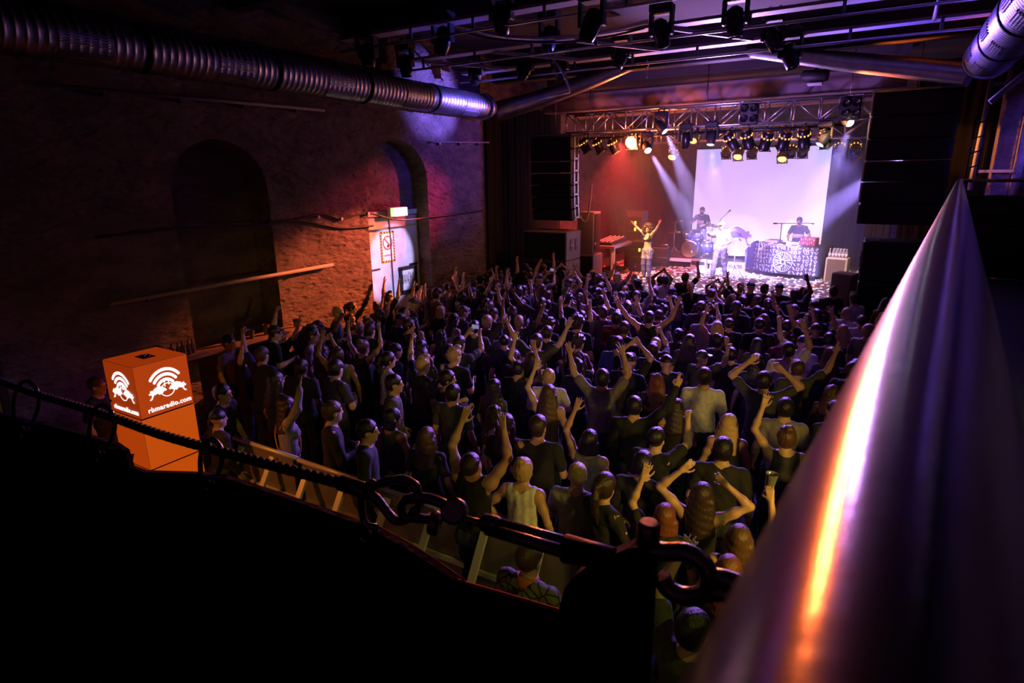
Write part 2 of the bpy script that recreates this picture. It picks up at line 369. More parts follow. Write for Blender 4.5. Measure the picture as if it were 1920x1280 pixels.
FWD = ((.25, .22, 1.36), (.20, .45, 1.44)); PHONE = ((.22, .22, 1.50), (.10, .36, 1.70)); CUPUP = ((.25, .14, 1.66), (.20, .24, 1.90))
def mir(a): return tuple((-p[0], p[1], p[2]) for p in a)
POSES = {
 'arms_down': P(DOWN, mir(DOWN)), 'both_up': P(UP, mir(UPW), 'spread', 'open', (.10, 0)), 'both_wide': P(UPW, mir(V), 'open', 'spread', (.05, 0)),
 'right_up': P(UP, mir(DOWN), 'open'), 'left_up': P(DOWN, mir(UP), lh='open'), 'right_fist': P(UPF, mir(BENT), 'fist', 'fist'), 'left_fist': P(BENT, mir(UPW), 'fist', 'fist'),
 'right_point': P(UPW, mir(DOWN), 'point'), 'clap': P(CLAP, mir(CLAP), 'open', 'open'), 'on_head': P(ONHEAD, mir(OVER), 'relaxed', 'relaxed'), 'folded': P(FOLD, mir(FOLD), 'relaxed', 'relaxed', (.0, .3)),
 'hip': P(DOWN, mir(HIP)), 'phone': P(PHONE, mir(PHONE), 'grip', 'grip'), 'cup_up': P(CUPUP, mir(DOWN), 'grip'), 'bent': P(BENT, mir(BENT), 'fist', 'relaxed', (-.05, -.35)), 'chin_up': P(UP, mir(UP), 'open', 'open', (.55, 0)),
 'singer': P(((.40, .05, 1.62), (.60, .10, 1.80)), ((-.39, .06, 1.66), (-.55, .10, 1.90)), 'fist', 'open', (.12, .25), legs='hipshot'),
 'mc': P(FWD, ((-.30, .02, 1.16), (-.26, .22, 1.10)), 'grip', 'relaxed', (0, -.2), legs='stride'),
 'dj': P(((.28, .10, 1.18), (.20, .34, 1.04)), ((-.34, .10, 1.22), (-.36, .36, 1.10)), 'relaxed', 'relaxed', (-.3, .0)),
 'drummer': P(((.34, .12, 1.20), (.22, .34, 1.24)), ((-.34, .12, 1.18), (-.16, .34, 1.12)), 'grip', 'grip', (-.1, 0), legs='sit'),
}
_cache = {}
def skeleton(pose, sex):
    p = POSES[pose]; f = sex == 'f'; sh = .158 if f else .184; hip = .088; J = {}
    for side, nm in ((1, 'r'), (-1, 'l')):
        J[nm+'s'] = np.array([side*sh, -.005, 1.43]); e, w = (np.array(q, float) for q in p[nm])
        up = (e-J[nm+'s']); J[nm+'e'] = J[nm+'s']+nrm(up)*.285; fw = w-e; J[nm+'w'] = J[nm+'e']+nrm(fw)*.25
        if nrm(up)[2] > .3:                                            # raised arms lift the shoulder
            J[nm+'s'] = J[nm+'s']+np.array([-side*.012, 0, .035]); J[nm+'e'] += (0, 0, .02); J[nm+'w'] += (0, 0, .02)
        h = np.array([side*hip, 0, .92])
        k, a = {'stand': ((side*.10, .015, .49), (side*.115, -.02, .085)), 'hipshot': ((side*.10, .03+.02*side, .49), (side*.11, -.02, .085)),
                'stride': ((side*.10, .12*side+.03, .49), (side*.11, .20*side, .09)), 'sit': ((side*.24, .40, .93-.42*.0-.02), (side*.26, .38, .50))}[p['legs']]
        J[nm+'h'], J[nm+'k'], J[nm+'a'] = h, np.array(k), np.array(a)
    return J
def head_matrix(pose):
    t, y = POSES[pose]['head']
    return Matrix.Translation((0, .02, 1.52)) @ Euler((t, 0, y)).to_matrix().to_4x4()
def body_mesh(pose, sex, h=.0105):
    key = ('b', pose, sex)
    if key in _cache: return _cache[key]
    p = POSES[pose]; J = skeleton(pose, sex); f = sex == 'f'
    pts = np.array(list(J.values())); lo = np.minimum(pts.min(0)-.24, (-.33, -.24, -.02)); hi = np.maximum(pts.max(0)+.24, (.33, .28, 1.80)); lo[2] = -.02 if p['legs'] != 'sit' else .35
    F = Field(lo, hi, h); cw = .135 if f else .155
    # trunk
    F.ell((0, -.005, 1.29), (cw, .098, .19), .05).ell((0, -.005, 1.10), (.125 if f else .140, .090, .15), .06).ell((0, -.01, .96), (.165 if f else .155, .108, .12), .06)
    F.ell((0, -.02, 1.40), (.155 if f else .180, .075, .075), .05)
    if f: F.ell((.07, .075, 1.29), (.062, .058, .062), .03).ell((-.07, .075, 1.29), (.062, .058, .062), .03)
    F.ell((.075, -.07, .90), (.088, .080, .085), .04).ell((-.075, -.07, .90), (.088, .080, .085), .04)
    # neck
    F.cone((0, -.012, 1.42), (0, .012, 1.56), .062 if not f else .054, .054 if not f else .048, .04)
    for side, nm in ((1, 'r'), (-1, 'l')):
        ra = .046 if not f else .039
        F.ell(J[nm+'s'], (.058, .056, .058) if not f else (.048, .048, .050), .04)
        F.cone((side*.05, -.02, 1.47), J[nm+'s'], .045, .045, .05)
        F.chain([J[nm+'s'], J[nm+'s']*.5+J[nm+'e']*.5, J[nm+'e']], [ra+.008, ra+.002, ra-.008], .035)
        F.chain([J[nm+'e'], J[nm+'e']*.7+J[nm+'w']*.3, J[nm+'w']], [ra-.008, ra-.006, .026 if not f else .023], .03)
        d = nrm(J[nm+'w']-J[nm+'e']); tw = p[nm+'p'] or ((0, 1, .1) if d[2] > .2 else (-side, .1, 0))
        if abs(np.dot(nrm(tw), d)) > .92: tw = (-side, .2, -.2)
        hand(F, J[nm+'w']-d*.01, d, side if True else side, p[nm+'h'], .98 if not f else .90, tw)
        F.chain([J[nm+'h'], J[nm+'h']*.45+J[nm+'k']*.55, J[nm+'k']], [.086, .070, .050], .02)
        F.chain([J[nm+'k'], J[nm+'k']*.65+J[nm+'a']*.35+np.array([0, -.012, 0]), J[nm+'a']], [.048, .050, .034], .02)
        a = J[nm+'a']; F.cone(a+(0, -.03, -.035), a+(side*.02, .14, -.045), .040, .034, .03)
    # head with brow, sockets, nose, lips, chin and ears, turned with the head matrix
    H = head_matrix(pose); R = np.array(H.to_3x3()); T = np.array(H.translation)
    def E(c, r, k=.02, op='add'): F.ell(R@np.array(c)+T, r, k, op, R)
    E((0, -.008, .145), (.074, .094, .090), .03); E((0, .022, .075), (.060, .068, .078), .035); E((0, .060, .022), (.028, .026, .022), .03)
    E((0, .082, .142), (.050, .018, .014), .018); E((.031, .098, .122), (.016, .014, .011), .012, 'sub'); E((-.031, .098, .122), (.016, .014, .011), .012, 'sub')
    E((.031, .080, .121), (.013, .012, .011), .004); E((-.031, .080, .121), (.013, .012, .011), .004)
    E((0, .098, .098), (.012, .018, .026), .014); E((0, .108, .086), (.015, .012, .010), .010); E((0, .086, .055), (.024, .013, .010), .010)
    E((.078, -.006, .105), (.010, .020, .031), .010); E((-.078, -.006, .105), (.010, .020, .031), .010)
    Vv, Ff = F.surf(); cen = Vv[Ff].mean(1); hl = (cen-T)@R; mi = np.zeros(len(Ff), int)
    mi[((np.abs(np.abs(hl[:, 0])-.031) < .013) & (np.abs(hl[:, 2]-.121) < .007) & (hl[:, 1] > .07))] = 1
    mi[(np.abs(hl[:, 0]) < .023) & (np.abs(hl[:, 2]-.055) < .008) & (hl[:, 1] > .078)] = 2
    mi[cen[:, 2] < (.078 if p['legs'] != 'sit' else .50)] = 3
    _cache[key] = mesh_of('person_body', Vv, Ff, (skinM, eyeM, lipM, shoeM), mi); return _cache[key]
def top_mesh(pose, sex, kind, h=.0135):
    """tee, tank, long (sleeved), bra"""
    key = ('t', pose, sex, kind)
    if key in _cache: return _cache[key]
    p = POSES[pose]; J = skeleton(pose, sex); f = sex == 'f'; o = .016 if kind != 'bra' else .007
    pts = np.array([J[k] for k in ('rs', 're', 'ls', 'le', 'rw', 'lw')]); lo = np.minimum(pts.min(0)-.12, (-.32, -.22, .78)); hi = np.maximum(pts.max(0)+.12, (.32, .25, 1.58)); lo[2] = .78
    F = Field(lo, hi, h if kind != 'bra' else .009); cw = .135 if f else .155
    F.ell((0, -.005, 1.29), (cw+o, .098+o, .20), .05)
    if kind != 'bra': F.ell((0, -.005, 1.10), ((.130 if f else .150)+o, .096+o, .17), .06).ell((0, -.01, .96), ((.162 if f else .158)+o, .110+o, .14), .06)
    F.ell((0, -.02, 1.40), ((.155 if f else .180)+o*.7, .078+o, .078), .05)
    if f: F.ell((.07, .075, 1.29), (.064+o*.5, .060+o*.5, .064+o*.5), .03).ell((-.07, .075, 1.29), (.064+o*.5, .060+o*.5, .064+o*.5), .03)
    for side, nm in ((1, 'r'), (-1, 'l')):
        s_, e_, w_ = J[nm+'s'], J[nm+'e'], J[nm+'w']
        F.cone((side*.045, -.02, 1.475), s_, .048+o*.4, .050+o*.5, .04)
        if kind in ('tee', 'long'):
            F.ell(s_, (.066, .064, .066) if not f else (.056, .056, .058), .03)
            q = s_+(e_-s_)*(.62 if kind == 'tee' else 1.0); ra_ = .066 if not f else .057; F.cone(s_, q, ra_, ra_ if kind == 'tee' else ra_-.007, .02)
            if kind == 'long': F.cone(e_, e_+(w_-e_)*.93, ra_-.004, .040, .02)
    if kind != 'bra': F.folds(.0035, 42, hash(pose) % 7 if False else len(pose))
    F.half((0, 0, .855 if kind != 'bra' else 1.225), (0, 0, -1))
    # neckline scoop
    F.ell((0, .01, 1.545), (.080, .085, .085) if kind in ('tee', 'long') else (.095, .105, .135), .01, 'sub')
    if kind == 'bra': F.ell((0, .12, 1.43), (.10, .09, .15), .01, 'sub'); F.ell((0, -.12, 1.42), (.12, .09, .15), .01, 'sub')
    if kind in ('tank', 'bra'):
        for side in (1, -1): F.ell((side*(.235 if not f else .212), 0, 1.40), (.085, .16, .135), .012, 'sub')
    Vv, Ff = F.surf(); _cache[key] = mesh_of('top', Vv, Ff, (clothM,)); return _cache[key]
def trouser_mesh(pose, sex, kind='long', h=.015):
    key = ('j', POSES[pose]['legs'], sex, kind)
    if key in _cache: return _cache[key]
    J = skeleton(pose, sex); f = sex == 'f'; sit = POSES[pose]['legs'] == 'sit'
    F = Field((-.42, -.45, .05 if not sit else .45), (.42, .62, 1.10), h)
    F.ell((0, -.01, .95), ((.165 if f else .158)+.014, .124, .135), .05).ell((.075, -.07, .90), (.106, .104, .105), .04).ell((-.075, -.07, .90), (.106, .104, .105), .04)
    for nm in 'rl':
        F.chain([J[nm+'h'], J[nm+'h']*.45+J[nm+'k']*.55, J[nm+'k']], [.106, .092, .080], .03)
        if kind == 'long': F.chain([J[nm+'k'], J[nm+'k']*.5+J[nm+'a']*.5, J[nm+'a']+(0, 0, .03)], [.080, .076, .064], .03)
    F.half((0, 0, .985), (0, 0, 1))
    if kind == 'shorts': F.half((0, 0, .66), (0, 0, -1))
    F.folds(.004, 35, 3); Vv, Ff = F.surf(); _cache[key] = mesh_of('trousers', Vv, Ff, (jeanM,)); return _cache[key]
def hair_mesh(style, h=.010):
    """in head space: origin at the base of the skull, face towards +Y"""
    if ('h', style) in _cache: return _cache[('h', style)]
    F = Field((-.22, -.24, -.42), (.22, .20, .34), h); c = (0, -.012, .150); t = .011
    if style == 'afro':
        F.ell((0, -.02, .165), (.185, .165, .165), .02).ell((.10, -.02, .06), (.10, .11, .12), .04).ell((-.10, -.02, .06), (.10, .11, .12), .04)
        F.ell((0, .14, .075), (.074, .11, .115), .03, 'sub'); F.folds(.009, 95, 5)
    elif style in ('cap', 'beanie'):
        F.ell((0, -.010, .150), (.088, .106, .098), .01); F.half((0, 0, .135), (0, -.12, -1))
        if style == 'cap': F.ell((0, .115, .150), (.075, .085, .010), .012)
    else:
        F.ell(c, (.078+t, .098+t, .091+t), .01)
        if style == 'buzz': F.ell(c, (.080, .100, .094), .01)
        else: F.ell((0, -.035, .095), (.080, .068, .075), .03)
        if style == 'quiff': F.ell((0, .055, .240), (.055, .050, .032), .03)
        if style == 'curly': F.ell((0, -.01, .18), (.108, .118, .092), .03); F.folds(.011, 110, 2)
        F.ell((0, .125, .070), (.078, .100, .108), .012, 'sub')                         # the face
        if style in ('buzz', 'short', 'quiff', 'curly'):
            for s_ in (1, -1): F.ell((s_*.085, .03, .06), (.030, .075, .085), .01, 'sub')
            F.half((0, -.06, .035), (0, -.35, -1)) if style != 'curly' else F.half((0, -.06, .03), (0, -.2, -1))
        if style in ('long', 'wavy'):
            L = .30 if style == 'long' else .34
            for a in np.linspace(-1, 1, 9):
                x = a*.080; y = -.045-.055*math.cos(a*1.4)
                F.cone((x, y+.02, .10), (x*1.45, y-.035, .10-L+.03*abs(a)), .034, .026 if style == 'long' else .034, .02)
            for s_ in (1, -1): F.cone((s_*.080, .005, .13), (s_*.108, .01, -.14), .026, .020, .02)
            if style == 'wavy': F.folds(.010, 60, 4)
        if style == 'bob':
            for a in np.linspace(-1, 1, 9):
                x = a*.085; y = -.045-.05*math.cos(a*1.4); F.cone((x, y+.02, .10), (x*1.1, y, .015), .030, .024, .02)
        if style == 'bun': F.ell((0, -.075, .245), (.046, .046, .042), .015); F.folds(.002, 90, 3)
        if style == 'ponytail':
            F.ell((0, -.125, .165), (.030, .030, .030), .02)
            F.chain([(0, -.13, .16), (.01, -.165, .08), (.015, -.155, -.05), (.03, -.13, -.18)], [.026, .036, .030, .012], .02)
    F.folds(.0022, 120, 1); Vv, Ff = F.surf()
    _cache[('h', style)] = mesh_of('hair', Vv, Ff, (hairM,)); return _cache[('h', style)]
def beard_mesh():
    if 'beard' in _cache: return _cache['beard']
    F = Field((-.1, -.05, -.05), (.1, .14, .12), .008)
    F.ell((0, .035, .052), (.066, .066, .062), .02).ell((0, .062, .018), (.034, .032, .030), .02)
    F.ell((0, .105, .110), (.10, .06, .045), .01, 'sub'); F.ell((0, .098, .056), (.026, .012, .010), .006, 'sub'); F.half((0, -.005, 0), (0, -1, .3)); F.folds(.003, 130, 2)
    Vv, Ff = F.surf(); _cache['beard'] = mesh_of('beard', Vv, Ff, (hairM,)); return _cache['beard']
SKIN = {'pale': (.62, .40, .29), 'tan': (.50, .30, .19), 'brown': (.25, .13, .075), 'dark': (.10, .05, .03)}
HAIR = {'black': (.012, .010, .010), 'dark brown': (.035, .020, .012), 'brown': (.09, .045, .02), 'blond': (.48, .31, .13), 'red-brown': (.16, .05, .02), 'grey': (.25, .24, .23)}
TOPC = {'black': (.012, .012, .014), 'navy': (.02, .025, .07), 'charcoal': (.045, .045, .05), 'grey': (.20, .19, .19), 'white': (.62, .60, .58), 'maroon': (.12, .015, .025), 'olive': (.06, .065, .03), 'blue': (.05, .10, .28), 'red': (.35, .03, .03), 'brown': (.09, .05, .03)}
def person(loc, rz, pose, sex, label, top='tee', topc='black', hair='short', hairc='black', skin='pale', group=None, scale=1.0, jeans=(.02, .025, .05), beard=False, bottoms='long', lean=0.0, beltless=True):
    o = bpy.data.objects.new('person', body_mesh(pose, sex)); C.objects.link(o)
    o.location = loc; o.rotation_euler = (-lean, 0, rz); o.scale = (scale,)*3
    o.color = (*SKIN[skin], 1); o['label'] = label; o['category'] = 'person'
    if group: o['group'] = group
    def child(nm, me, col, m=None):
        c = bpy.data.objects.new(nm, me); C.objects.link(c); c.parent = o; c.color = (*col, 1)
        if m is not None: c.matrix_local = m
        return c
    o['_parts'] = 1
    if hair != 'bald': child({'cap': 'cap', 'beanie': 'cap'}.get(hair, 'hair'), hair_mesh(hair), HAIR.get(hairc) or TOPC[hairc], head_matrix(pose))
    if hair in ('cap', 'beanie') : pass
    if beard: child('beard', beard_mesh(), HAIR[hairc if hairc in HAIR else 'black'], head_matrix(pose))
    if top != 'none': child({'bra': 'bikini_top'}.get(top, {'tee': 't_shirt', 'tank': 'tank_top', 'long': 'long_sleeved_top'}.get(top)), top_mesh(pose, sex, top), TOPC[topc])
    child('shorts' if bottoms == 'shorts' else 'trousers', trouser_mesh(pose, sex, bottoms), jeans)
    del o['_parts']
    return o
# ------------------------------------------------------------------ the hall
def plaster(name, col, bump, pits):
    m = mat(name, col, .82); nt = m.node_tree; b = nt.nodes['Principled BSDF']
    tc = nt.nodes.new('ShaderNodeTexCoord'); n1 = nt.nodes.new('ShaderNodeTexNoise'); n1.inputs['Scale'].default_value = 9; n1.inputs['Detail'].default_value = 10; n1.inputs['Roughness'].default_value = .62
    v = nt.nodes.new('ShaderNodeTexVoronoi'); v.inputs['Scale'].default_value = 7; v.feature = 'SMOOTH_F1'
    n2 = nt.nodes.new('ShaderNodeTexNoise'); n2.inputs['Scale'].default_value = 2.2; n2.inputs['Detail'].default_value = 5
    mp = nt.nodes.new('ShaderNodeMapping'); mp.inputs['Rotation'].default_value = (.5, 0, 0); mp.inputs['Scale'].default_value = (1, .75, 1.6)
    nt.links.new(tc.outputs['Object'], mp.inputs['Vector'])
    for n in (n1, v, n2): nt.links.new(mp.outputs['Vector'], n.inputs['Vector'])
    rr = nt.nodes.new('ShaderNodeMapRange'); rr.inputs['From Min'].default_value = .12; rr.inputs['From Max'].default_value = .45; nt.links.new(v.outputs['Distance'], rr.inputs['Value'])
    ma = nt.nodes.new('ShaderNodeMath'); ma.operation = 'MULTIPLY_ADD'; ma.inputs[1].default_value = pits; nt.links.new(rr.outputs['Result'], ma.inputs[0]); nt.links.new(n1.outputs['Fac'], ma.inputs[2])
    bp = nt.nodes.new('ShaderNodeBump'); bp.inputs['Strength'].default_value = bump; bp.inputs['Distance'].default_value = .10
    nt.links.new(ma.outputs[0], bp.inputs['Height']); nt.links.new(bp.outputs['Normal'], b.inputs['Normal'])
    cr = nt.nodes.new('ShaderNodeMapRange'); cr.inputs['From Min'].default_value = .3; cr.inputs['From Max'].default_value = .7; cr.inputs['To Min'].default_value = .55; cr.inputs['To Max'].default_value = 1.25
    nt.links.new(n2.outputs['Fac'], cr.inputs['Value'])
    mx = nt.nodes.new('ShaderNodeMix'); mx.data_type = 'RGBA'; mx.blend_type = 'MULTIPLY'; mx.inputs[0].default_value = 1; mx.inputs[6].default_value = (*col, 1)
    nt.links.new(cr.outputs['Result'], mx.inputs[7]); nt.links.new(mx.outputs[2], b.inputs['Base Color']); return m
wallM = plaster('dark_rough_plaster', (.20, .15, .14), .9, .40)
wall2M = plaster('dark_painted_brickwork', (.14, .11, .11), .5, .15)
ceilM = mat('dark_ceiling', (.06, .05, .056), .9, bump=.3, bscale=20)
floorM = mat('black_worn_floor', (.02, .018, .018), .6, var=.4, bscale=10)
deckM = mat('stage_deck', (.10, .085, .075), .55, var=.3, bscale=14)
beamDk = mat('black_beam', (.030, .024, .028), .8, bump=.15, bscale=30)
beamM = mat('painted_beam', (.20, .16, .18), .7, bump=.15, bscale=30)
XL, XR, YB, YR, ZC = -9.4, 2.4, 26.0, -3.0, 7.2
def struct(mb, name, m, parent=None):
    o = mb.build(name, m, parent)
    if parent is None: o['kind'] = 'structure'
    return o
struct(MB().box(((XL-1+XR)/2-.0, (YR+YB)/2, -.05), (XR-XL+1.6, YB-YR, .1)), 'floor', floorM)
struct(MB().box(((XL-1+XR)/2, (YR+YB)/2, ZC+.05), (XR-XL+1.6, YB-YR, .1)), 'ceiling', ceilM)
struct(MB().box(((XL-1+XR)/2, YB+.1, ZC/2), (XR-XL+1.6, .2, ZC)), 'wall_back', wall2M)
struct(MB().box(((XL-1+XR)/2, YR-.1, ZC/2), (XR-XL+1.6, .2, ZC)), 'wall_front', wall2M)
# left wall with two arched niches (front skin, reveals, niche backs)
def arch_pts(y0, y1, zs, zt, n=14):
    c, a, b = (y0+y1)/2, (y1-y0)/2, zt-zs
    return [(c-a*math.cos(math.pi*i/n), zs+b*math.sin(math.pi*i/n)) for i in range(n+1)]
NICHES = [(5.50, 7.25, 3.95, 4.76, .55), (9.70, 11.78, 4.05, 4.95, .40)]
w = MB(); yc = YR
for y0, y1, zs, zt, dep in NICHES:
    w.add([(XL, yc, 0), (XL, y0, 0), (XL, y0, ZC), (XL, yc, ZC)], [(0, 1, 2, 3)])
    ap = arch_pts(y0, y1, zs, zt); full = [(y0, 0)]+ap+[(y1, 0)]
    for (ya, za), (yb, zb) in zip(ap[:-1], ap[1:]): w.add([(XL, ya, za), (XL, yb, zb), (XL, yb, ZC), (XL, ya, ZC)], [(0, 1, 2, 3)])
    for (ya, za), (yb, zb) in zip(full[:-1], full[1:]): w.add([(XL, ya, za), (XL-dep, ya, za), (XL-dep, yb, zb), (XL, yb, zb)], [(0, 1, 2, 3)])
    w.add([(XL-dep, y, z) for y, z in full], [tuple(range(len(full)))]); yc = y1
w.add([(XL, yc, 0), (XL, 14.15, 0), (XL, 14.15, ZC), (XL, yc, ZC)], [(0, 1, 2, 3)])
w.add([(XL, 14.15, 0), (XL-.6, 14.15, 0), (XL-.6, 14.15, ZC), (XL, 14.15, ZC)], [(0, 1, 2, 3)])
w.add([(XL-.6, 14.15, 0), (XL-.6, YB, 0), (XL-.6, YB, ZC), (XL-.6, 14.15, ZC)], [(0, 1, 2, 3)])
struct(w, 'wall_left', wallM)
# right wall with brick pilasters, seen beyond the end of the side gallery
w = MB().box((XR+.1, (YR+YB)/2, ZC/2), (.2, YB-YR, ZC)); wr = struct(w, 'wall_right', wallM)
for i, (y, wd) in enumerate(((10.6, .5), (14.3, .55), (17.6, .55), (20.6, .6))):
    struct(MB().box((XR-.17, y, ZC/2-.3), (.36, wd, ZC-.7), bev=.03), 'pilaster' if i == 0 else 'pilaster', wallM, wr)
# ceiling beams across the hall
for i, (y, z0, h, d) in enumerate(((4.2, 6.75, .45, .3), (7.0, 6.75, .45, .3), (9.6, 6.75, .45, .3), (14.9, 6.55, .65, .35), (17.9, 6.02, .50, .5), (19.6, 5.98, .42, .35))):
    x1 = XR-.05 if y < 17 else 0.2
    struct(MB().box(((XL+x1)/2, y, z0+h/2), (x1-XL-.02, d, h), bev=.02), 'trim_%d' % (i+1), beamM if y > 17 else beamDk)
struct(MB().box(((XL+.2)/2, 18.75, 7.0), (XL*-1+.2, 1.6, .35)), 'trim_7', ceilM)
# stage
sg = struct(MB().box((-3.85, 20.4, .985), (10.5, 10.0, .03)), 'floor_stage', deckM)
struct(MB().box((-3.85, 15.46, .485), (10.5, .06, .97)), 'stage_front_panel', blackM, sg)
# the rear gallery the photographer stands on, and the side gallery beyond the handrail
struct(MB().box((-3.5, -1.16, 2.55), (11.8, 3.60, .16)), 'floor_rear_gallery', blackM)
rd = nrm(np.array([*(ray(1802, 323)[:2]), 0])); rn = np.array([rd[1], -rd[0], 0])        # handrail direction, towards the right of it
g0 = np.array([.12, -.2, 0]); 
struct(MB().prism([(0, 0), (9.3, 0), (9.3, 1.9), (0, 1.9)], lambda a, b, t: g0+rd*a+rn*b+np.array([0, 0, t]), 2.75, 2.87), 'floor_side_gallery', blackM)

# ---- double door in the niche, signs, exit light
dX = XL-.37
dr = bpy.data.objects.new('door_1', None); C.objects.link(dr); dr.location = (dX, 10.72, 0); dr['kind'] = 'structure'
doorM = mat('chipped_white_door_paint', (.66, .64, .66), .5, var=.22, bscale=9, bump=.12)
for y0, y1 in ((9.72, 10.72), (10.73, 11.74)):
    MB().box((dX, (y0+y1)/2, 1.64), (.05, y1-y0-.012, 3.24), bev=.008).build('door_leaf', doorM, dr)
mb = MB().box((dX, 10.73, 3.34), (.12, 2.04, .12), bev=.01); mb.build('door_head', doorM, dr)
MB().box((dX+.035, 10.725, 1.64), (.02, .03, 3.2)).build('cover_strip', steelM, dr)
MB().box((dX+.04, 10.05, 2.10), (.03, .52, .035), bev=.005).box((dX+.04, 11.50, 2.08), (.03, .30, .045), bev=.005).build('bolt_bar', steelM, dr)
MB().cyl((dX+.02, 10.86, 1.12), (dX+.09, 10.86, 1.12), .012).cyl((dX+.09, 10.86, 1.12), (dX+.09, 11.0, 1.12), .012).build('door_handle', steelM, dr)
# prohibition notice: hazard border, red ring and slash over a black flame, a line of small print
p0 = atx(727, 463, dX+.03); sy, sz = p0[1], p0[2]; hw, hh = .235, .36
sgn = thing('safety_notice', 'white prohibition notice with yellow and black striped border on the white door', 'sign', (dX+.03, sy, sz))
yelM = mat('sign_yellow', (.75, .42, .03), .5); sigM = mat('sign_white', (.75, .74, .72), .5); sredM = mat('sign_red', (.70, .07, .03), .5); sblkM = mat('sign_black', (.012, .012, .012), .5)
def yz(x): return lambda a, b, t: (x+t, sy+a, sz+b)
MB().prism([(-hw, -hh), (hw, -hh), (hw, hh), (-hw, hh)], yz(dX+.028), 0, .004).build('backing', yelM, sgn)
MB().prism([(-hw+.05, -hh+.05), (hw-.05, -hh+.05), (hw-.05, hh-.05), (-hw+.05, hh-.05)], yz(dX+.032), 0, .003).build('panel', sigM, sgn)
st = MB()
for k in range(11):
    t = -hh+.01+k*.066
    for s_ in (-1, 1):
        st.prism([(s_*hw, t), (s_*(hw-.05), t+.03), (s_*(hw-.05), t+.062), (s_*hw, t+.032)][::s_], yz(dX+.032), 0, .003)
for k in range(5):
    t = -hw+.03+k*.09
    for s_ in (-1, 1): st.prism([(t, s_*hh), (t+.03, s_*(hh-.05)), (t+.062, s_*(hh-.05)), (t+.032, s_*hh)][::-s_], yz(dX+.032), 0, .003)
st.build('hazard_stripes', sblkM, sgn)
rg = MB()
for k in range(28):
    a, b = 2*math.pi*k/28, 2*math.pi*(k+1)/28
    rg.prism([(.165*math.cos(a), .10+.165*math.sin(a)), (.165*math.cos(b), .10+.165*math.sin(b)), (.135*math.cos(b), .10+.135*math.sin(b)), (.135*math.cos(a), .10+.135*math.sin(a))], yz(dX+.037), 0, .003)
rg.prism([(-.11, .19), (-.09, .21), (.11, .01), (.09, -.01)], yz(dX+.038), 0, .003); rg.build('red_ring', sredM, sgn)
MB().prism([(-.02, -.01), (.03, -.015), (.05, .03), (.02, .10), (.0, .05), (-.03, .04)], yz(dX+.036), 0, .002).build('flame_pictogram', sblkM, sgn)
tx = MB()
for k in range(9): tx.box((dX+.037, sy-.13+k*.032, sz-.19), (.002, .02, .035))
tx.build('small_print', sredM, sgn)
# framed notice lower on the right leaf
p0 = atx(765, 523, dX+.04); sy, sz = p0[1], p0[2]; hw, hh = .27, .29
fr = thing('framed_notice', 'dark framed white notice with illegible vertical strokes low on the white door', 'sign', (dX+.04, sy, sz))
MB().prism([(-hw, -hh), (hw, -hh), (hw, hh), (-hw, hh)], yz(dX+.03), 0, .02).build('panel', sigM, fr)
MB().box((dX+.05, sy, sz+hh), (.06, 2*hw+.09, .075)).box((dX+.05, sy, sz-hh), (.06, 2*hw+.09, .075)).box((dX+.05, sy-hw, sz), (.06, .075, 2*hh)).box((dX+.05, sy+hw, sz), (.06, .075, 2*hh)).build('frame', blackM, fr)
tx = MB(); r2 = random.Random(4)
for k in range(8):
    y = sy-.19+k*.054; h = r2.uniform(.20, .32); tx.box((dX+.053, y, sz+.02), (.003, .016, h))
    if k % 2: tx.box((dX+.053, y+.018, sz+r2.uniform(-.1, .1)), (.003, .03, .025))
tx.build('strokes', sblkM, fr)
# exit light over the door
p0 = aty(741, 397, 10.68)
ex = thing('exit_sign', 'glowing pale green emergency exit light box above the white door', 'sign', (XL-.2, 10.68, 3.42))
exM = mat('exit_light_glow', (.6, .8, .6), .5, emit=(.80, 1.0, .62), estr=3.2); ex2 = mat('exit_light_green', (.05, .5, .2), .5, emit=(.35, .9, .30), estr=1.4)
q = atx(745, 397, XL-.2); 
MB().box((XL-.2, q[1], q[2]), (.09, .60, .22), bev=.01).build('housing', whiteP, ex)
MB().box((XL-.150, q[1]+.06, q[2]), (.012, .46, .18)).build('lit_panel', exM, ex)
MB().box((XL-.150, q[1]-.24, q[2]), (.012, .08, .17)).build('green_end', ex2, ex)
lamp('exit_light', 'POINT', (XL+.05, q[1], q[2]-.02), 1.6, (.75, 1.0, .45), None, .08)

# ---- pipes, brackets and cables along the left wall
def wall_pipe(label, a, b, r, m, nb, off=.09):
    t = thing('wall_pipe', label, 'pipe', a)
    MB().cyl(a, b, r, n=10).build('tube', m, t)
    a, b = np.array(a), np.array(b)
    for k in range(nb):
        p = a+(b-a)*(k+.4)/nb
        MB().box(p+(-off/2, 0, -.03), (off+.02, .04, .09), bev=.005).build('bracket', steelM, t)
pipeM = mat('grey_pipe_paint', (.34, .30, .30), .45)
wall_pipe('grey pipe running along the left wall just below head height of the niche', atx(205, 570, XL+.1), atx(624, 496, XL+.1), .035, pipeM, 3)
wall_pipe('thin pipe high on the dark left wall beneath the silver duct', atx(127, 163, XL+.1), atx(608, 207, XL+.1), .028, pipeM, 4)
wall_pipe('short thin conduit high on the wall beyond the door niche', atx(808, 266, XL+.08), atx(917, 267, XL+.08), .02, pipeM, 3, .06)
for pts, lab in (([(180, 445), (330, 428), (500, 421), (600, 402), (640, 410), (690, 400), (745, 412), (800, 408), (850, 402), (905, 394)], 'black cable bundle clipped along the wall above the white door'),
                 ([(500, 418), (560, 414), (640, 427), (700, 423)], 'slack black cable sagging across the wall left of the door')):
    tag(MB().tube(smooth_path([atx(x, y, XL+.04) for x, y in pts], 60), .022, n=6).build('wall_cable', blackM), lab, 'cable')
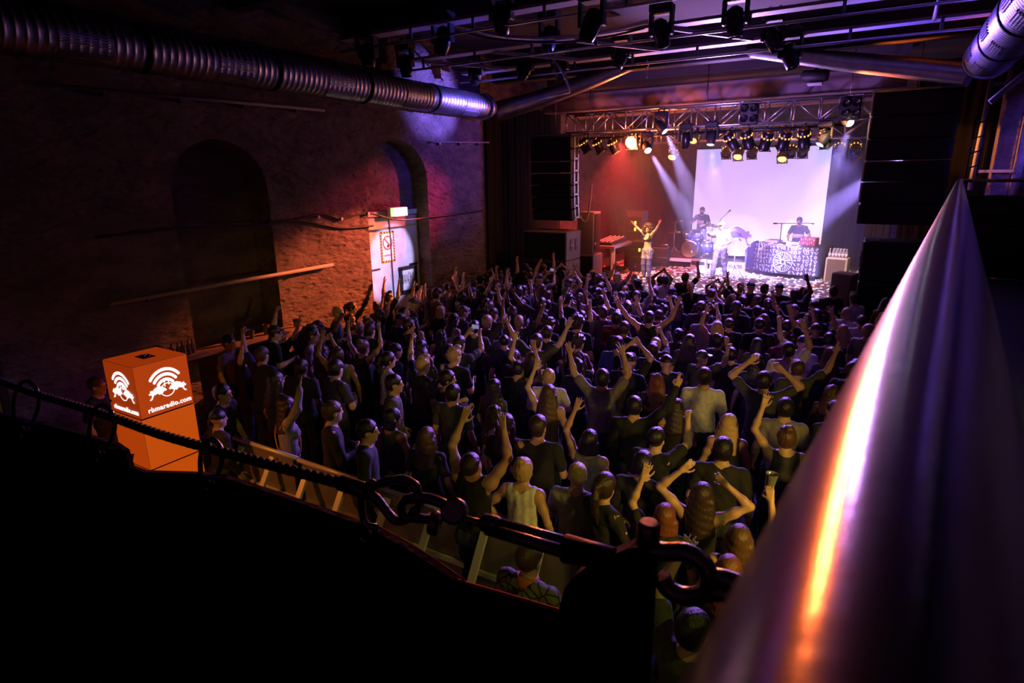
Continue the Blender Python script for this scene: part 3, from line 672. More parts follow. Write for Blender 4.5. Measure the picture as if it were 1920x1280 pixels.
for x, y, w_ in ((597, 407, 'leftmost'), (640, 410, 'middle'), (690, 400, 'rightmost')):
    tag(MB().box(atx(x, y, XL+.05), (.06, .07, .07), bev=.01).build('cable_clip', aluM), w_+' of three metal clips holding the cable bundle to the left wall', 'clip', 'cable clips on the left wall')
# pale slab at the far left
d2 = bpy.data.objects.new('door_2', None); C.objects.link(d2); d2.location = (XL+.06, 2.6, 0); d2['kind'] = 'structure'
MB().box((XL+.05, 2.35, 1.25), (.06, .95, 2.5), bev=.01).build('door_leaf', mat('beige_panel', (.55, .40, .30), .6, var=.15), d2)
MB().box((XL+.05, 2.87, 1.3), (.10, .08, 2.6)).build('door_jamb', blackM, d2)
# ledge with plastic cups along the niche
lg = struct(MB().box((XL+.20, 6.2, 1.40), (.40, 2.5, .05), bev=.008), 'trim_8', woodM)
cupM = mat('clear_plastic_cup', (.9, .88, .9), .06, trans=.85, spec=.7)
def cup(p, s=1.0):
    r = .045*s; return MB().lathe([(r*.72, 0), (r*.76, .004), (r, .135*s), (r*1.05, .137*s), (r*.95, .137*s), (r*.70, .01)], p, n=16)
for i, (x, y, lab) in enumerate(((472, 628, 'clear plastic cup on the wall ledge, left of the tallest one'), (500, 622, 'tall clear plastic cup on the wall ledge at the red lit niche edge'), (433, 645, 'narrow plastic cup on the ledge beside the dark haired person'), (556, 618, 'plastic cup at the right end of the wall ledge'))):
    p = atx(x, y, XL+.20); p[2] = 1.425
    tag(cup(p, 1.35 if i == 1 else 1.15).build('plastic_cup', cupM), lab, 'cup')
for k in range(5):
    p = (XL+.16+.03*(k % 2), 5.02+k*.085, 1.425)
    tag(MB().lathe([(.033, 0), (.035, .01), (.035, .13), (.014, .18), (.013, .23), (.016, .235)], p, n=12).build('bottle', mat('dark_glass', (.05, .04, .05), .1, spec=.8)), ['first', 'second', 'third', 'fourth', 'last'][k]+' from left of five dark glass bottles at the ledge end', 'bottle', 'bottles on the wall ledge')

# ---- spiral ducts along both walls
def duct(name, label, ax, z, r, y0, y1, secs, collar=True):
    t = thing(name, label, 'duct', (ax, y1, z)); L = (y1-y0)/secs
    for k in range(secs):
        a = y0+k*L; pr = []; n = int(L/.11)
        for i in range(n+1):
            y = a+.02+(L-.04)*i/n; pr += [(r, y), (r+.010, y+.012), (r+.010, y+.022), (r, y+.034)] if i < n else [(r, y)]
        MB().lathe(pr, (ax, 0, z), (0, 1, 0), 32).build('duct_section', galvM, t)
        if collar: MB().lathe([(r+.004, a-.035), (r+.022, a-.025), (r+.022, a+.025), (r+.004, a+.035)], (ax, 0, z), (0, 1, 0), 32).build('collar', satinM, t)
        for ang in ((-.9, -.15) if ax < 0 else (math.pi+.9, math.pi+.15)):      # slotted outlets facing the hall
            g = MB(); yc = a+L*.62
            for j in range(5):
                b = ang+(j-2)*.10; c_ = np.array([ax+math.cos(b)*(r+.016), yc, z+math.sin(b)*(r+.016)])
                g.box(c_, (.028, .62, .018), R=[[math.cos(b), 0, -math.sin(b)], [0, 1, 0], [math.sin(b), 0, math.cos(b)]])
            g.build('outlet_slats', galvM, t)
    MB().lathe([(r*.94, y1+.00), (r+.03, y1-.03), (r+.03, y1+.10), (r*.80, y1+.32), (1e-4, y1+.33)], (ax, 0, z), (0, 1, 0), 32).build('end_cap', galvM, t)
    return t
pl = atx(905, 200, -9.0); duct('ventilation_duct', 'silver spiral duct running along the top of the left wall', -9.0, float(pl[2]), .29, 3.0, float(pl[1]), 5)
pr_ = atx(1840, 128, 1.25); DRZ = float(pr_[2])
duct('ventilation_duct', 'blue lit spiral duct at the top right corner, cut by the frame', 1.32, 6.05, .36, 4.5, 13.9, 5)
# sloping branch pipes that leave the duct ends and rise to the middle of the hall
for pts, lab, r in (([(935, 208, 14.6), (1010, 186, 14.7), (1100, 153, 14.8), (1192, 117, 14.9)], 'sloping branch pipe rising from the end of the left duct', (.26, .22, .20, .14)),
                 ([(1822, 140, 14.2), (1720, 128, 14.4), (1580, 115, 14.6), (1400, 95, 14.8)], 'sloping branch pipe rising from the end of the right duct', (.20, .20, .18, .12))):
    P_ = smooth_path([aty(x, y, Y) for x, y, Y in pts], 24); rr = np.interp(np.linspace(0, 1, len(P_)), np.linspace(0, 1, 4), r)
    tag(MB().tube(P_, rr, n=18).build('branch_pipe', galvM), lab, 'pipe')
# ------------------------------------------------------------------ the stage
curtM = mat('stage_curtain', (.016, .012, .030), .9, bump=.2, bscale=60)
def curtain(x0, x1, y0, y1, z0, z1, label, name='stage_curtain', m=curtM, folds=4):
    n = max(12, int(math.hypot(x1-x0, y1-y0)*folds*4)); V = []; d = np.array([x1-x0, y1-y0]); L = np.linalg.norm(d); d = d/L; nn = np.array([-d[1], d[0]])
    mb = MB(); top = []; 
    for i in range(n+1):
        s = L*i/n; o = .03*math.sin(s*folds*2*math.pi/1.0)+.02*math.sin(s*9.3); p = np.array([x0, y0])+d*s+nn*o; top.append(p)
    vs = [(p[0], p[1], z) for z in (z0, z1) for p in top]+[(p[0]+nn[0]*.012, p[1]+nn[1]*.012, z) for z in (z0, z1) for p in top]; k = n+1
    f = [(i, i+1, k+i+1, k+i) for i in range(n)]+[(2*k+i+1, 2*k+i, 3*k+i, 3*k+i+1) for i in range(n)]+[(i, k+i, 3*k+i, 2*k+i) for i in (0, n)]+[(k+i, k+i+1, 3*k+i+1, 3*k+i) for i in range(n)]
    mb.add(vs, f, 0, True); return tag(mb.build(name, m), label, 'curtain')
curtain(-9.8, -6.3, 24.4, 24.4, 1.0, 6.0, 'dark stage curtain left of the bright screen')
curtain(-1.75, 1.6, 24.2, 24.2, 1.0, 6.0, 'blue lit dark stage curtain right of the bright screen')
curtain(-.30, .35, 21.6, 19.0, 1.0, 5.6, 'black wing curtain at the right edge of the stage behind the speakers', m=clothBk)
curtain(-9.9, -9.9, 15.2, 20.0, 0.02, 6.2, 'black masking curtain beside the left stage wing', m=clothBk)
curtain(.45, 2.35, 17.9, 17.9, 0.02, 6.6, 'black masking curtain behind the right speaker column', m=clothBk)
# projection screen: lavender emission that warms towards the lower right
scM = mat('lit_projection_screen', (.8, .78, .85), .8); nt = scM.node_tree; b = nt.nodes['Principled BSDF']
tc = nt.nodes.new('ShaderNodeTexCoord'); sx = nt.nodes.new('ShaderNodeSeparateXYZ'); nt.links.new(tc.outputs['Generated'], sx.inputs[0])
ns = nt.nodes.new('ShaderNodeTexNoise'); ns.inputs['Scale'].default_value = 2.0; nt.links.new(tc.outputs['Generated'], ns.inputs['Vector'])
m1 = nt.nodes.new('ShaderNodeMath'); m1.operation = 'SUBTRACT'; nt.links.new(sx.outputs['X'], m1.inputs[0]); nt.links.new(sx.outputs['Z'], m1.inputs[1])
m2 = nt.nodes.new('ShaderNodeMath'); m2.operation = 'MULTIPLY_ADD'; m2.inputs[1].default_value = .7; m2.inputs[2].default_value = 0; nt.links.new(ns.outputs['Fac'], m2.inputs[0]); 
m3 = nt.nodes.new('ShaderNodeMath'); m3.operation = 'ADD'; nt.links.new(m1.outputs[0], m3.inputs[0]); nt.links.new(m2.outputs[0], m3.inputs[1])
rp = nt.nodes.new('ShaderNodeValToRGB'); e = rp.color_ramp.elements; e[0].position = .05; e[0].color = (.50, .47, .98, 1); e[1].position = 1.0; e[1].color = (.98, .78, .62, 1)
k = e.new(.6); k.color = (.74, .69, .97, 1); nt.links.new(m3.outputs[0], rp.inputs[0]); nt.links.new(rp.outputs[0], b.inputs['Emission Color']); b.inputs['Emission Strength'].default_value = .95
scr = thing('projection_screen', 'large glowing lavender screen at the back of the stage', 'screen', (-3.9, 24.0, 1.2))
MB().box((-3.89, 24.0, 3.1), (4.54, .04, 3.9)).build('screen_surface', scM, scr)
MB().cyl((-6.2, 24.0, 5.07), (-1.58, 24.0, 5.07), .035).build('top_batten', blackM, scr)
for x in (-6.0, -1.8): MB().cyl((x, 24.0, 5.07), (x, 24.0, ZC+.03), .008, n=5).build('suspension_cable', steelM, scr)
MB().cyl((-6.2, 24.0, 1.14), (-1.58, 24.0, 1.14), .025).build('bottom_batten', blackM, scr)

# ---- lattice trusses: every chord and brace a piece of its own
def bar_obj(name, a, b, r, m, parent, n=6): return MB().cyl(a, b, r, n=n).build(name, m, parent)
def truss(label, x0, x1, y0, y1, z0, z1, step, r=.025):
    """box truss along X: chords at the four corners, upright and diagonal braces on all but the top face"""
    t = thing('lighting_truss', label, 'truss', (x0, (y0+y1)/2, z0))
    for y in (y0, y1):
        for z in (z0, z1): bar_obj('chord', (x0, y, z), (x1, y, z), r, aluM, t, 8)
    n = int(round((x1-x0)/step)); 
    for k in range(n+1):
        x = x0+(x1-x0)*k/n
        for y in (y0, y1): bar_obj('upright', (x, y, z0), (x, y, z1), r*.6, aluM, t)
        for z in (z0, z1): bar_obj('spreader', (x, y0, z), (x, y1, z), r*.6, aluM, t)
        if k < n:
            x2 = x0+(x1-x0)*(k+1)/n; za, zb = (z0, z1) if k % 2 else (z1, z0)
            for y in (y0, y1): bar_obj('diagonal', (x, y, za), (x2, y, zb), r*.6, aluM, t)
            ya, yb = (y0, y1) if k % 2 else (y1, y0); bar_obj('diagonal', (x, ya, z0), (x2, yb, z0), r*.6, aluM, t)
    for x in (x0+.6, (x0+x1)/2, x1-.6): MB().cyl((x, (y0+y1)/2, z0), (x, (y0+y1)/2, ZC+.03), .012, n=6).build('hoist_chain', steelM, t)
    return t
truss('silver front box truss spanning the top of the stage opening', -8.05, -.30, 16.6, 17.15, 5.33, 5.84, .62, .028)
truss('silver rear box truss hanging lower behind the front one', -7.6, .10, 19.8, 20.3, 5.14, 5.58, .60, .028)
tag(MB().cyl((-7.9, 16.9, 5.17), (-2.0, 16.9, 5.17), .026).cyl((-7.5, 16.9, 5.17), (-7.5, 16.9, 5.36), .014).cyl((-4.96, 16.9, 5.17), (-4.96, 16.9, 5.36), .014).build('lighting_bar', satinM), 'long dark lighting bar clamped under the left of the front truss', 'bar')
tag(MB().cyl((-4.6, 16.7, 5.18), (-.9, 16.7, 5.20), .03).box((-4.3, 16.66, 5.25), (.04, .16, .18)).box((-1.2, 16.66, 5.25), (.04, .16, .18)).build('lighting_bar', satinM), 'dark lighting bar carrying the row of six par cans', 'bar')
tag(MB().cyl((-2.6, 18.0, 5.0), (.1, 18.0, 5.0), .045).cyl((-2.2, 18.0, 5.0), (-2.2, 18.0, 6.04), .02).cyl((-.3, 18.0, 5.0), (-.3, 18.0, 6.04), .02).build('lighting_bar', aluM), 'silver lighting bar at the right under the rear truss', 'bar')

def aim(d):
    z = nrm(d); x = nrm(np.cross((0, 0, 1), z)) if abs(z[2]) < .98 else np.array([1., 0, 0]); return np.stack([x, np.cross(z, x), z], 1)   # columns: local axes
# par cans: barrel, vent holes glowing amber, rear cap, yoke, gel frame
lensHot = mat('amber_lamp_glow', (.9, .5, .1), .4, emit=(1.0, .50, .08), estr=1.3)
def par_can(c, d, label, r=.13, L=.34, on=None, group=None, ztop=None):
    c = np.array(c, float); R = aim(d); z = R[:, 2]; t = thing('par_can', label, 'stage lamp', c, group)
    MB().lathe([(r*.62, -L*.62), (r*.98, -L*.45), (r, -L*.1), (r, L*.42), (r*1.05, L*.43), (r*1.05, L*.5), (r*.9, L*.5), (r*.88, L*.1)], c, z, 18).build('barrel', satinM, t)
    MB().lathe([(r*.60, -L*.66), (r*.70, -L*.60), (1e-4, -L*.60)][::-1], c, z, 14).build('rear_cap', goldM if on is None else blackM, t)
    h = MB()
    for k in range(10):
        a = 2*math.pi*k/10; p = c+z*(-L*.26)+R[:, 0]*math.cos(a)*r*1.0+R[:, 1]*math.sin(a)*r*1.0; h.box(p, (.034, .034, .034), R=R)
    h.build('vent_holes', lensHot, t, kind='stuff')
    top = c+np.array([0, 0, r*1.9])
    MB().tube([c+R[:, 0]*r*1.08, c+R[:, 0]*r*1.12+(0, 0, r*1.2), top+R[:, 0]*r*.3, top-R[:, 0]*r*.3, c-R[:, 0]*r*1.12+(0, 0, r*1.2), c-R[:, 0]*r*1.08], .012, n=6).build('yoke', steelM, t)
    MB().cyl(top, (top[0], top[1], max(ztop or 0, top[2]+.10)), .022, n=8).build('clamp', steelM, t)
    fr_ = MB(); o = c+z*L*.52
    for s_ in (-1, 1): fr_.box(o+R[:, 0]*s_*r*.95, (.025, r*2.15, .012), R=R).box(o+R[:, 1]*s_*r*.95, (r*2.15, .025, .012), R=R)
    fr_.build('gel_frame', blackM, t)
    if on: MB().lathe([(1e-4, L*.44), (r*.9, L*.44)], c, z, 18).build('lens', on, t)
    return t
for i, (x, y, dx) in enumerate(((1371, 262, .5), (1402, 258, .25), (1437, 261, -.35), (1471, 260, -.3), (1508, 256, .05), (1546, 256, .25))):
    par_can(aty(x, y, 16.7)-(0, 0, .04), (dx, .55, -1.0), ['first', 'second', 'third', 'fourth', 'fifth', 'sixth'][i]+' from left of six black par cans above the glowing screen', .135, .40, group='par cans over the screen', ztop=5.2)
for i, (x, y, dx) in enumerate(((1096, 274, .5), (1122, 274, .4), (1150, 274, .35))):
    par_can(aty(x, y, 16.9), (dx, .4, -1.0), ['leftmost', 'middle', 'rightmost'][i]+' of three par cans beside the hanging left speaker column', .125, .36, group='par cans at the left end', ztop=5.2)
hotO = mat('blazing_orange_lens', (1, .6, .2), .4, emit=(1.0, .40, .06), estr=160.0)
par_can(KEY+(0, .22, .02), (-.10, -1.0, -.28), 'blazing orange par can on the front truss shining into the hall', .18, .30, on=hotO, ztop=5.33)
# row of square gel frames of lamps on the rear truss
def rear_par(x, y, label, glow=None):
    c = aty(x, y, 19.8); d = (0, .5, -1) ; par_can(c, (0, -.75, -.75), label, .14, .30, on=glow, ztop=5.14)
amb = mat('soft_amber_lens', (.8, .4, .1), .4, emit=(1.0, .50, .16), estr=2.2); offM = mat('dark_lens', (.02, .02, .03), .1, spec=.8)
for i, (x, y, g, lab) in enumerate(((1363, 285, offM, 'unlit square framed lamp over the left of the screen'), (1385, 288, amb, 'amber glowing lamp among the framed lamps at the top of the screen'),
        (1411, 285, offM, 'unlit square framed lamp right of the amber glowing one'), (1468, 292, amb, 'low hanging lamp with orange glow at the top middle of the screen'), (1484, 283, offM, 'unlit framed lamp right of the low orange one'),
        (1506, 283, offM, 'unlit framed lamp behind the fifth par can'), (1574, 279, offM, 'dim framed lamp just right of the screen'), (1604, 279, offM, 'pale square framed lamp nearest the right speaker column'),
        (1301, 258, amb, 'small amber lamp under the truss right of the bright violet head'), (1262, 289, amb, 'small amber lamp low beside the leftmost violet beams'))):
    rear_par(x, y, lab, g)

# moving heads: base, two yoke arms, head, lens
beamM_ = mat('violet_hot_lens', (.8, .8, 1), .4, emit=(.78, .72, 1.0), estr=26.0)
def moving_head(p, d, label, s=1.0, on=None, up=1, group=None, ztop=None):
    """p: pivot of the head; the base hangs above it"""
    p = np.array(p, float); t = thing('moving_head', label, 'stage lamp', p, group)
    MB().box(p+(0, 0, up*.34*s), (.36*s, .28*s, .16*s), bev=.03*s).build('base', blackM, t)
    for s_ in (-1, 1): MB().box(p+(s_*.165*s, 0, up*.12*s), (.05*s, .14*s, .34*s), bev=.02*s).build('yoke_arm', blackM, t)
    z = nrm(d); MB().lathe([(.05*s, -.20*s), (.115*s, -.15*s), (.135*s, 0), (.125*s, .12*s), (.105*s, .22*s), (.10*s, .225*s), (.098*s, .20*s)], p, z, 18).build('head', satinM if on is None else blackM, t)
    MB().lathe([(1e-4, .212*s), (.098*s, .205*s)], p, z, 18).build('lens', on or offM, t)
    for s_ in (-1, 1): MB().cyl(p+(s_*.08*s, 0, up*.42*s), (p[0]+s_*.08*s, p[1], max(ztop or 0, p[2]+.50*s)), .022*s, n=8).build('clamp', steelM, t)
    return t
for k, lab in (('a', 'bright violet moving head right of the orange lamp'), ('b', 'blazing white violet moving head just below the orange lamp'), ('c', 'long hanging moving head glowing over the left edge of the screen'),
               ('d', 'glowing moving head below the sixth par can at the right of the screen'), ('e', 'bright white moving head under the right four lamp blinder')):
    p = MH[k]; d = {'a': (.9, -.25, -.9), 'b': (.5, -.7, -.6), 'c': (0, -.35, -1), 'd': (-.5, -.5, -1), 'e': (.6, -.75, -.55)}[k]
    moving_head(p-nrm(d)*.20*np.array([1, 0, 1]), d, lab, .9, beamM_, ztop=5.36)
moving_head(aty(1285, 262, 16.6), (0, .2, -1), 'unlit dark moving head hanging left of the screen', .95, ztop=5.36)
# four-lamp blinders on the truss
for x, y, lab in ((1405, 214, 'dark square four lamp blinder mounted mid way along the front truss'), (1595, 204, 'dark square four lamp blinder at the right end of the front truss')):
    c = aty(x, y, 16.45); t = thing('blinder', lab, 'stage lamp', c); MB().cyl(c+(0, .0, .3), (c[0], 16.6, 5.86), .02, n=6).build('clamp', steelM, t)
    MB().box(c, (.42, .14, .50), bev=.03).build('housing', blackM, t)
    for dx in (-1, 1):
        for dz in (-1, 1): MB().lathe([(1e-4, .0), (.05, .015), (.078, .05), (.084, .05), (.084, -.01)], c+(dx*.105, -.085, dz*.115), (0, -1, 0), 16).build('lamp_bowl', satinM, t)
    MB().tube([c+(-.24, 0, 0), c+(-.24, 0, .30), c+(.24, 0, .30), c+(.24, 0, 0)], .014, n=6).build('yoke', steelM, t)
# chain hoist motor and projector-like can over the truss
c = aty(1530, 142, 15.6); t = thing('hanging_projector', 'dark cylinder lamp with red end hanging above the right of the truss', 'stage lamp', c)
MB().lathe([(.08, -.30), (.125, -.26), (.13, .18), (.10, .26)], c, (1, 0, -.05), 16).build('body', blackM, t)
MB().lathe([(1e-4, .265), (.10, .26)], c, (1, 0, -.05), 16).build('red_end', mat('red_plate', (.35, .03, .05), .5, emit=(.5, .02, .04), estr=.10), t)
MB().box(c+(0, 0, -.17), (.30, .20, .05), bev=.01).build('lower_plate', whiteP, t)
MB().box((c[0], c[1], (c[2]+7.2)/2+.05), (.06, .05, 7.2-c[2]-.1)).build('bracket', blackM, t)

# ---- hanging speaker columns (line arrays)
def line_array(name, label, x0, x1, y0, y1, ztop, h, n, curve, side):
    t = thing('line_array', label, 'speaker', ((x0+x1)/2, (y0+y1)/2, ztop-n*h))
    z = ztop; yo = 0; ang = 0
    for k in range(n):
        cc = np.array([(x0+x1)/2, (y0+y1)/2+yo, z-h/2]); ca, sa = math.cos(ang), math.sin(ang); R = np.array([[1, 0, 0], [0, ca, -sa], [0, sa, ca]])
        cab = MB().box(cc, (x1-x0, y1-y0, h-.025), R=R, bev=.02).build('cabinet', blackM, t)
        MB().box(cc+R@np.array([0, -(y1-y0)/2-.006, 0]), (x1-x0-.06, .014, h-.07), R=R).build('grille', clothBk, cab)
        g = MB()
        for j in (-.5, .5): g.box(cc+R@np.array([side*((x1-x0)/2+.012), j*(y1-y0)*.42, 0]), (.03, .07, h*.94), R=R)
        g.box(cc+R@np.array([side*((x1-x0)/2+.012), 0, -h*.30]), (.03, (y1-y0)*.5, .04), R=R)
        g.build('rigging_rail', aluM, cab)
        z -= h*ca; ang += curve*(k/n)**1.5; yo += h*math.sin(ang)
    MB().box(((x0+x1)/2, (y0+y1)/2, ztop+.05), (x1-x0+.04, (y1-y0)*1.1, .06), bev=.01).build('fly_frame', steelM, t)
    MB().cyl(((x0+x1)/2, (y0+y1)/2, ztop+.05), ((x0+x1)/2, (y0+y1)/2, ZC+.03), .012, n=6).build('chain', steelM, t)
    return t
line_array('l', 'hanging black speaker column left of the stage with orange lit rigging side', -9.05, -7.72, 16.25, 16.85, 5.22, .335, 7, .10, 1)
line_array('r', 'huge black hanging speaker column right of the stage', -.40, 1.15, 15.7, 16.5, 5.72, .45, 6, .04, -1)
sp = aty(1097, 412, 16.9); tag(MB().tube(smooth_path([aty(1082, 380, 16.95), aty(1086, 402, 16.95), aty(1097, 416, 16.95), aty(1104, 395, 16.95), aty(1110, 345, 16.95)], 30), .03, n=6).build('lifting_strap', mat('webbing', (.5, .42, .35), .8)), 'pale pull back strap looped under the left speaker column', 'strap')
# ---- subwoofer stacks: every box a thing
def sub(c, size, label, holes=None, m=blackM, group=None):
    c = np.array(c, float); t = thing('subwoofer', label, 'speaker', c-(0, 0, size[2]/2), group)
    MB().box(c, size, bev=.025).build('cabinet', m, t)
    MB().box(c+(0, -size[1]/2-.004, 0), (size[0]-.08, .014, size[2]-.08)).build('grille', clothBk, t)
    if holes:
        for dy in (-.16, .16):
            p = c+(holes*(size[0]/2+.006), dy*size[1]*1.1, .02)
            MB().box(p, (.02, size[1]*.16, size[2]*.40), bev=.008).build('handle_plate', satinM, t)
            MB().box(p+(holes*.012, 0, 0), (.02, size[1]*.17, .03)).build('grip', steelM, t)
    return t
paintM = mat('grey_speaker_paint', (.16, .14, .15), .5, bump=.15, bscale=120)
ds = atx(1080, 426, -7.55)
for k, lab in enumerate(('lowest box of the tall left speaker stack, mostly behind the crowd', 'middle box of the left speaker stack with two dark handles', 'top box of the left speaker stack below the hanging column')):
    sub((-8.35, 16.3, .43+.86*k), (1.45, 1.0, .85), lab, 1, paintM)
for k, lab in enumerate(('lowest box of the right speaker stack behind the crowd', 'middle box of the right speaker stack', 'top box of the right speaker stack with violet lit lid')):
    sub((.62, 15.75, .45+.90*k), (1.65, .95, .88), lab, -1)
c = np.array([-.48, 16.5, 1.0]); t = thing('side_monitor', 'blue lit upright monitor speaker at the right stage corner', 'speaker', c)
Rm = np.array([[.92, .38, 0], [-.38, .92, 0], [0, 0, 1]])
MB().box(c+(0, 0, .40), (.50, .42, .80), R=Rm, bev=.02).build('cabinet', paintM, t)
MB().box(c+(0, 0, .40)+Rm@np.array([0, -.215, 0]), (.44, .02, .72), R=Rm).build('grille', mat('blue_grey_grille', (.07, .07, .10), .8), t)
# tall side-fill column, small cabinet, mixing desk on its table, racks
t = thing('side_fill_speaker', 'tall dark side fill speaker at the left stage edge', 'speaker', (-7.78, 17.5, 1.8))
MB().box((-7.72, 17.6, 2.42), (.55, .55, 1.28), bev=.02).build('cabinet', paintM, t); MB().box((-7.44, 17.6, 2.42), (.016, .46, 1.16)).build('grille', clothBk, t); MB().box((-7.43, 17.45, 2.1), (.012, .10, .06)).build('badge', aluM, t)
t = thing('side_fill_sub', 'low speaker carrying the tall side fill at the left stage edge', 'speaker', (-7.72, 17.5, 1.0))
MB().box((-7.72, 17.5, 1.39), (.75, .75, .78), bev=.02).build('cabinet', paintM, t); MB().box((-7.72, 17.11, 1.39), (.66, .02, .68)).build('grille', clothBk, t)
t = thing('monitor_desk_table', 'grey trestle table with pale legs at the left stage wing', 'table', (-7.3, 18.6, 1.0))
MB().box((-7.36, 18.75, 1.96), (.85, 1.9, .09), bev=.01).build('tabletop', aluM, t)
for x, y in ((-7.72, 17.9), (-7.0, 17.9), (-7.72, 19.6), (-7.0, 19.6)): MB().box((x, y, 1.46), (.09, .09, .92)).build('leg', whiteP, t)
t = thing('mixing_desk', 'small mixing desk lying on the grey table in the left wing', 'mixer', (-7.4, 18.5, 2.0))
MB().prism([(17.95, 2.01), (19.3, 2.01), (19.3, 2.18), (17.95, 2.08)], lambda a, b, q: (q, a, b), -7.66, -7.10).build('body', satinM, t)
kb = MB()
for i in range(12):
    for j in range(4): kb.cyl((-7.58+.14*j, 18.05+.1*i, 2.09+.007*i), (-7.58+.14*j, 18.05+.1*i, 2.125+.007*i), .018, n=6)
kb.build('knobs', whiteP, t)
greenM = mat('green_led', (.2, .8, .1), .4, emit=(.75, 1.0, .08), estr=2.2)
for i, (x, z, h, lab) in enumerate(((-7.15, 1.02, 1.95, 'tall equipment rack with green lamps behind the mixing desk'), (-6.72, 1.02, 1.0, 'low equipment rack with a green lamp at the left wing'))):
    y = 20.4 if i == 0 else 19.7; t = thing('equipment_rack', lab, 'rack', (x, y, z))
    MB().box((x, y, z+h/2), (.6, .6, h), bev=.02).build('case', blackM, t)
    for s_ in (-1, 1): MB().box((x+s_*.28, y-.31, z+h/2), (.03, .02, h-.1)).build('rack_rail', steelM, t)
    for q in range(int(h/.25)): MB().box((x, y-.305, z+.14+q*.25), (.5, .02, .20), bev=.005).build('rack_unit', satinM, t)
    for q in ((1.55, 1.33) if i == 0 else (.72,)): MB().box((x+.06, y-.325, z+q), (.06, .02, .10)).build('green_lamp', greenM, t)
t = thing('flight_case', 'dark flight case with metal corners on the stage behind the singer', 'case', (-6.5, 20.9, 1.0))
MB().box((-6.55, 20.9, 1.36), (.9, .5, .70), bev=.015).build('body', blackM, t)
for z in (1.03, 1.36, 1.69): MB().box((-6.55, 20.645, z), (.9, .012, .03)).build('metal_trim', aluM, t)
MB().tube([(-6.3, 20.62, 1.78), (-6.1, 20.62, 1.82), (-6.1, 20.7, 1.72)], .03, n=6).build('carry_handle', aluM, t)

# ---- paper confetti over the stage floor
cf = MB(); r2 = random.Random(3)
for k in range(2600):
    x, y = r2.uniform(-8.2, -.1), r2.uniform(15.5, 22.8)**1.0; a = r2.uniform(0, 6.28); s1, s2 = r2.uniform(.02, .055), r2.uniform(.02, .04)
    c_, s_ = math.cos(a), math.sin(a); q = [(x+u*s1*c_-v*s2*s_, y+u*s1*s_+v*s2*c_, 1.003+r2.uniform(0, .012)+.012*(u*v > 0)) for u, v in ((-1,-1),(1,-1),(1,1),(-1,1))]
    cf.add(q+[(p[0], p[1], 1.001) for p in q], [(0, 1, 2, 3), (0, 4, 5, 1), (1, 5, 6, 2), (2, 6, 7, 3), (3, 7, 4, 0)], 0 if k % 8 else 1) if k % 5 else cf.add(q, [(0, 1, 2, 3)], 2)
o = cf.build('confetti', [mat('confetti_white', (.85, .83, .85), .7), mat('confetti_red', (.6, .10, .06), .7), mat('confetti_dark', (.05, .04, .05), .8)]); tag(o, 'paper confetti strewn all over the stage floor', 'confetti', kind='stuff')

# ---- drum riser and kit
t = thing('drum_riser', 'low white edged drum riser in the middle of the stage', 'platform', (-5.7, 22.4, 1.0))
ry = 21.0; MB().box((-5.72, ry+.04, 1.265), (2.25, .08, .11), bev=.01).build('front_edge', whiteP, t)
MB().box((-5.72, 22.2, 1.27), (2.25, 2.3, .09)).build('deck', deckM, t)
MB().box((-5.72, ry+.20, 1.11), (2.2, .04, .22)).build('skirt', clothBk, t)
for x in (-6.75, -4.7): MB().box((x, ry+.12, 1.11), (.07, .07, .22)).build('leg', aluM, t)
RZ = 1.315
shellM = mat('dark_blue_drum_shell', (.03, .035, .14), .25, spec=.7); headM = mat('drum_head', (.70, .68, .72), .45); bronzeM = mat('cymbal_bronze', (.75, .62, .40), .25, 1.0)
kit = thing('drum_kit', 'dark blue drum kit with chrome hardware on the riser', 'drum kit', (-5.5, 21.9, RZ))
def drum(name, c, axis, r, L, hm=headM):
    c = np.array(c, float); a = nrm(axis); d = MB().lathe([(r, -L/2), (r, L/2)], c, a, 24).build(name, shellM, kit)
    MB().lathe([(1e-4, L/2+.005), (r*.96, L/2+.005), (r*.97, L/2)], c, a, 24).build('drum_skin', hm, d)
    MB().lathe([(r, L/2-.03), (r+.014, L/2-.03), (r+.014, L/2+.015), (r*.97, L/2+.015)], c, a, 24).build('hoop', chromeM, d); MB().lathe([(r, -L/2+.03), (r+.014, -L/2+.03), (r+.014, -L/2-.015), (r*.97, -L/2-.015)], c, a, 24).build('hoop', chromeM, d)
    lg_ = MB(); _, u, v = _basis(a)
    for k in range(8):
        p = c+(u*math.cos(k*math.pi/4)+v*math.sin(k*math.pi/4))*(r+.012); lg_.cyl(p-a*L*.42, p+a*L*.42, .006, n=5)
    lg_.build('tension_rods', chromeM, d); return d
bk = drum('bass_drum', (-5.53, 21.55, RZ+.30), (0, -1, 0), .29, .42, mat('blue_drum_skin', (.06, .07, .24), .3))
sw = MB()
for k in range(5): sw.tube([(-5.70+.07*k, 21.33, RZ+.12), (-5.67+.07*k, 21.33, RZ+.30), (-5.71+.07*k, 21.33, RZ+.47)], .006+.002*(k == 3), n=5)
sw.build('skin_stripes', mat('dark_print', (.01, .01, .03), .5), bk)
MB().ball((-5.44, 21.325, RZ+.22), (.035, .01, .05)).build('skin_badge', headM, bk)
drum('rack_tom', (-5.70, 21.60, RZ+.76), (.1, -.35, 1), .155, .24); drum('rack_tom', (-5.36, 21.60, RZ+.77), (-.1, -.35, 1), .15, .23)
drum('snare_drum', (-5.15, 21.95, RZ+.52), (0, -.05, 1), .18, .15); drum('floor_tom', (-4.98, 21.62, RZ+.36), (0, -.05, 1), .20, .40)
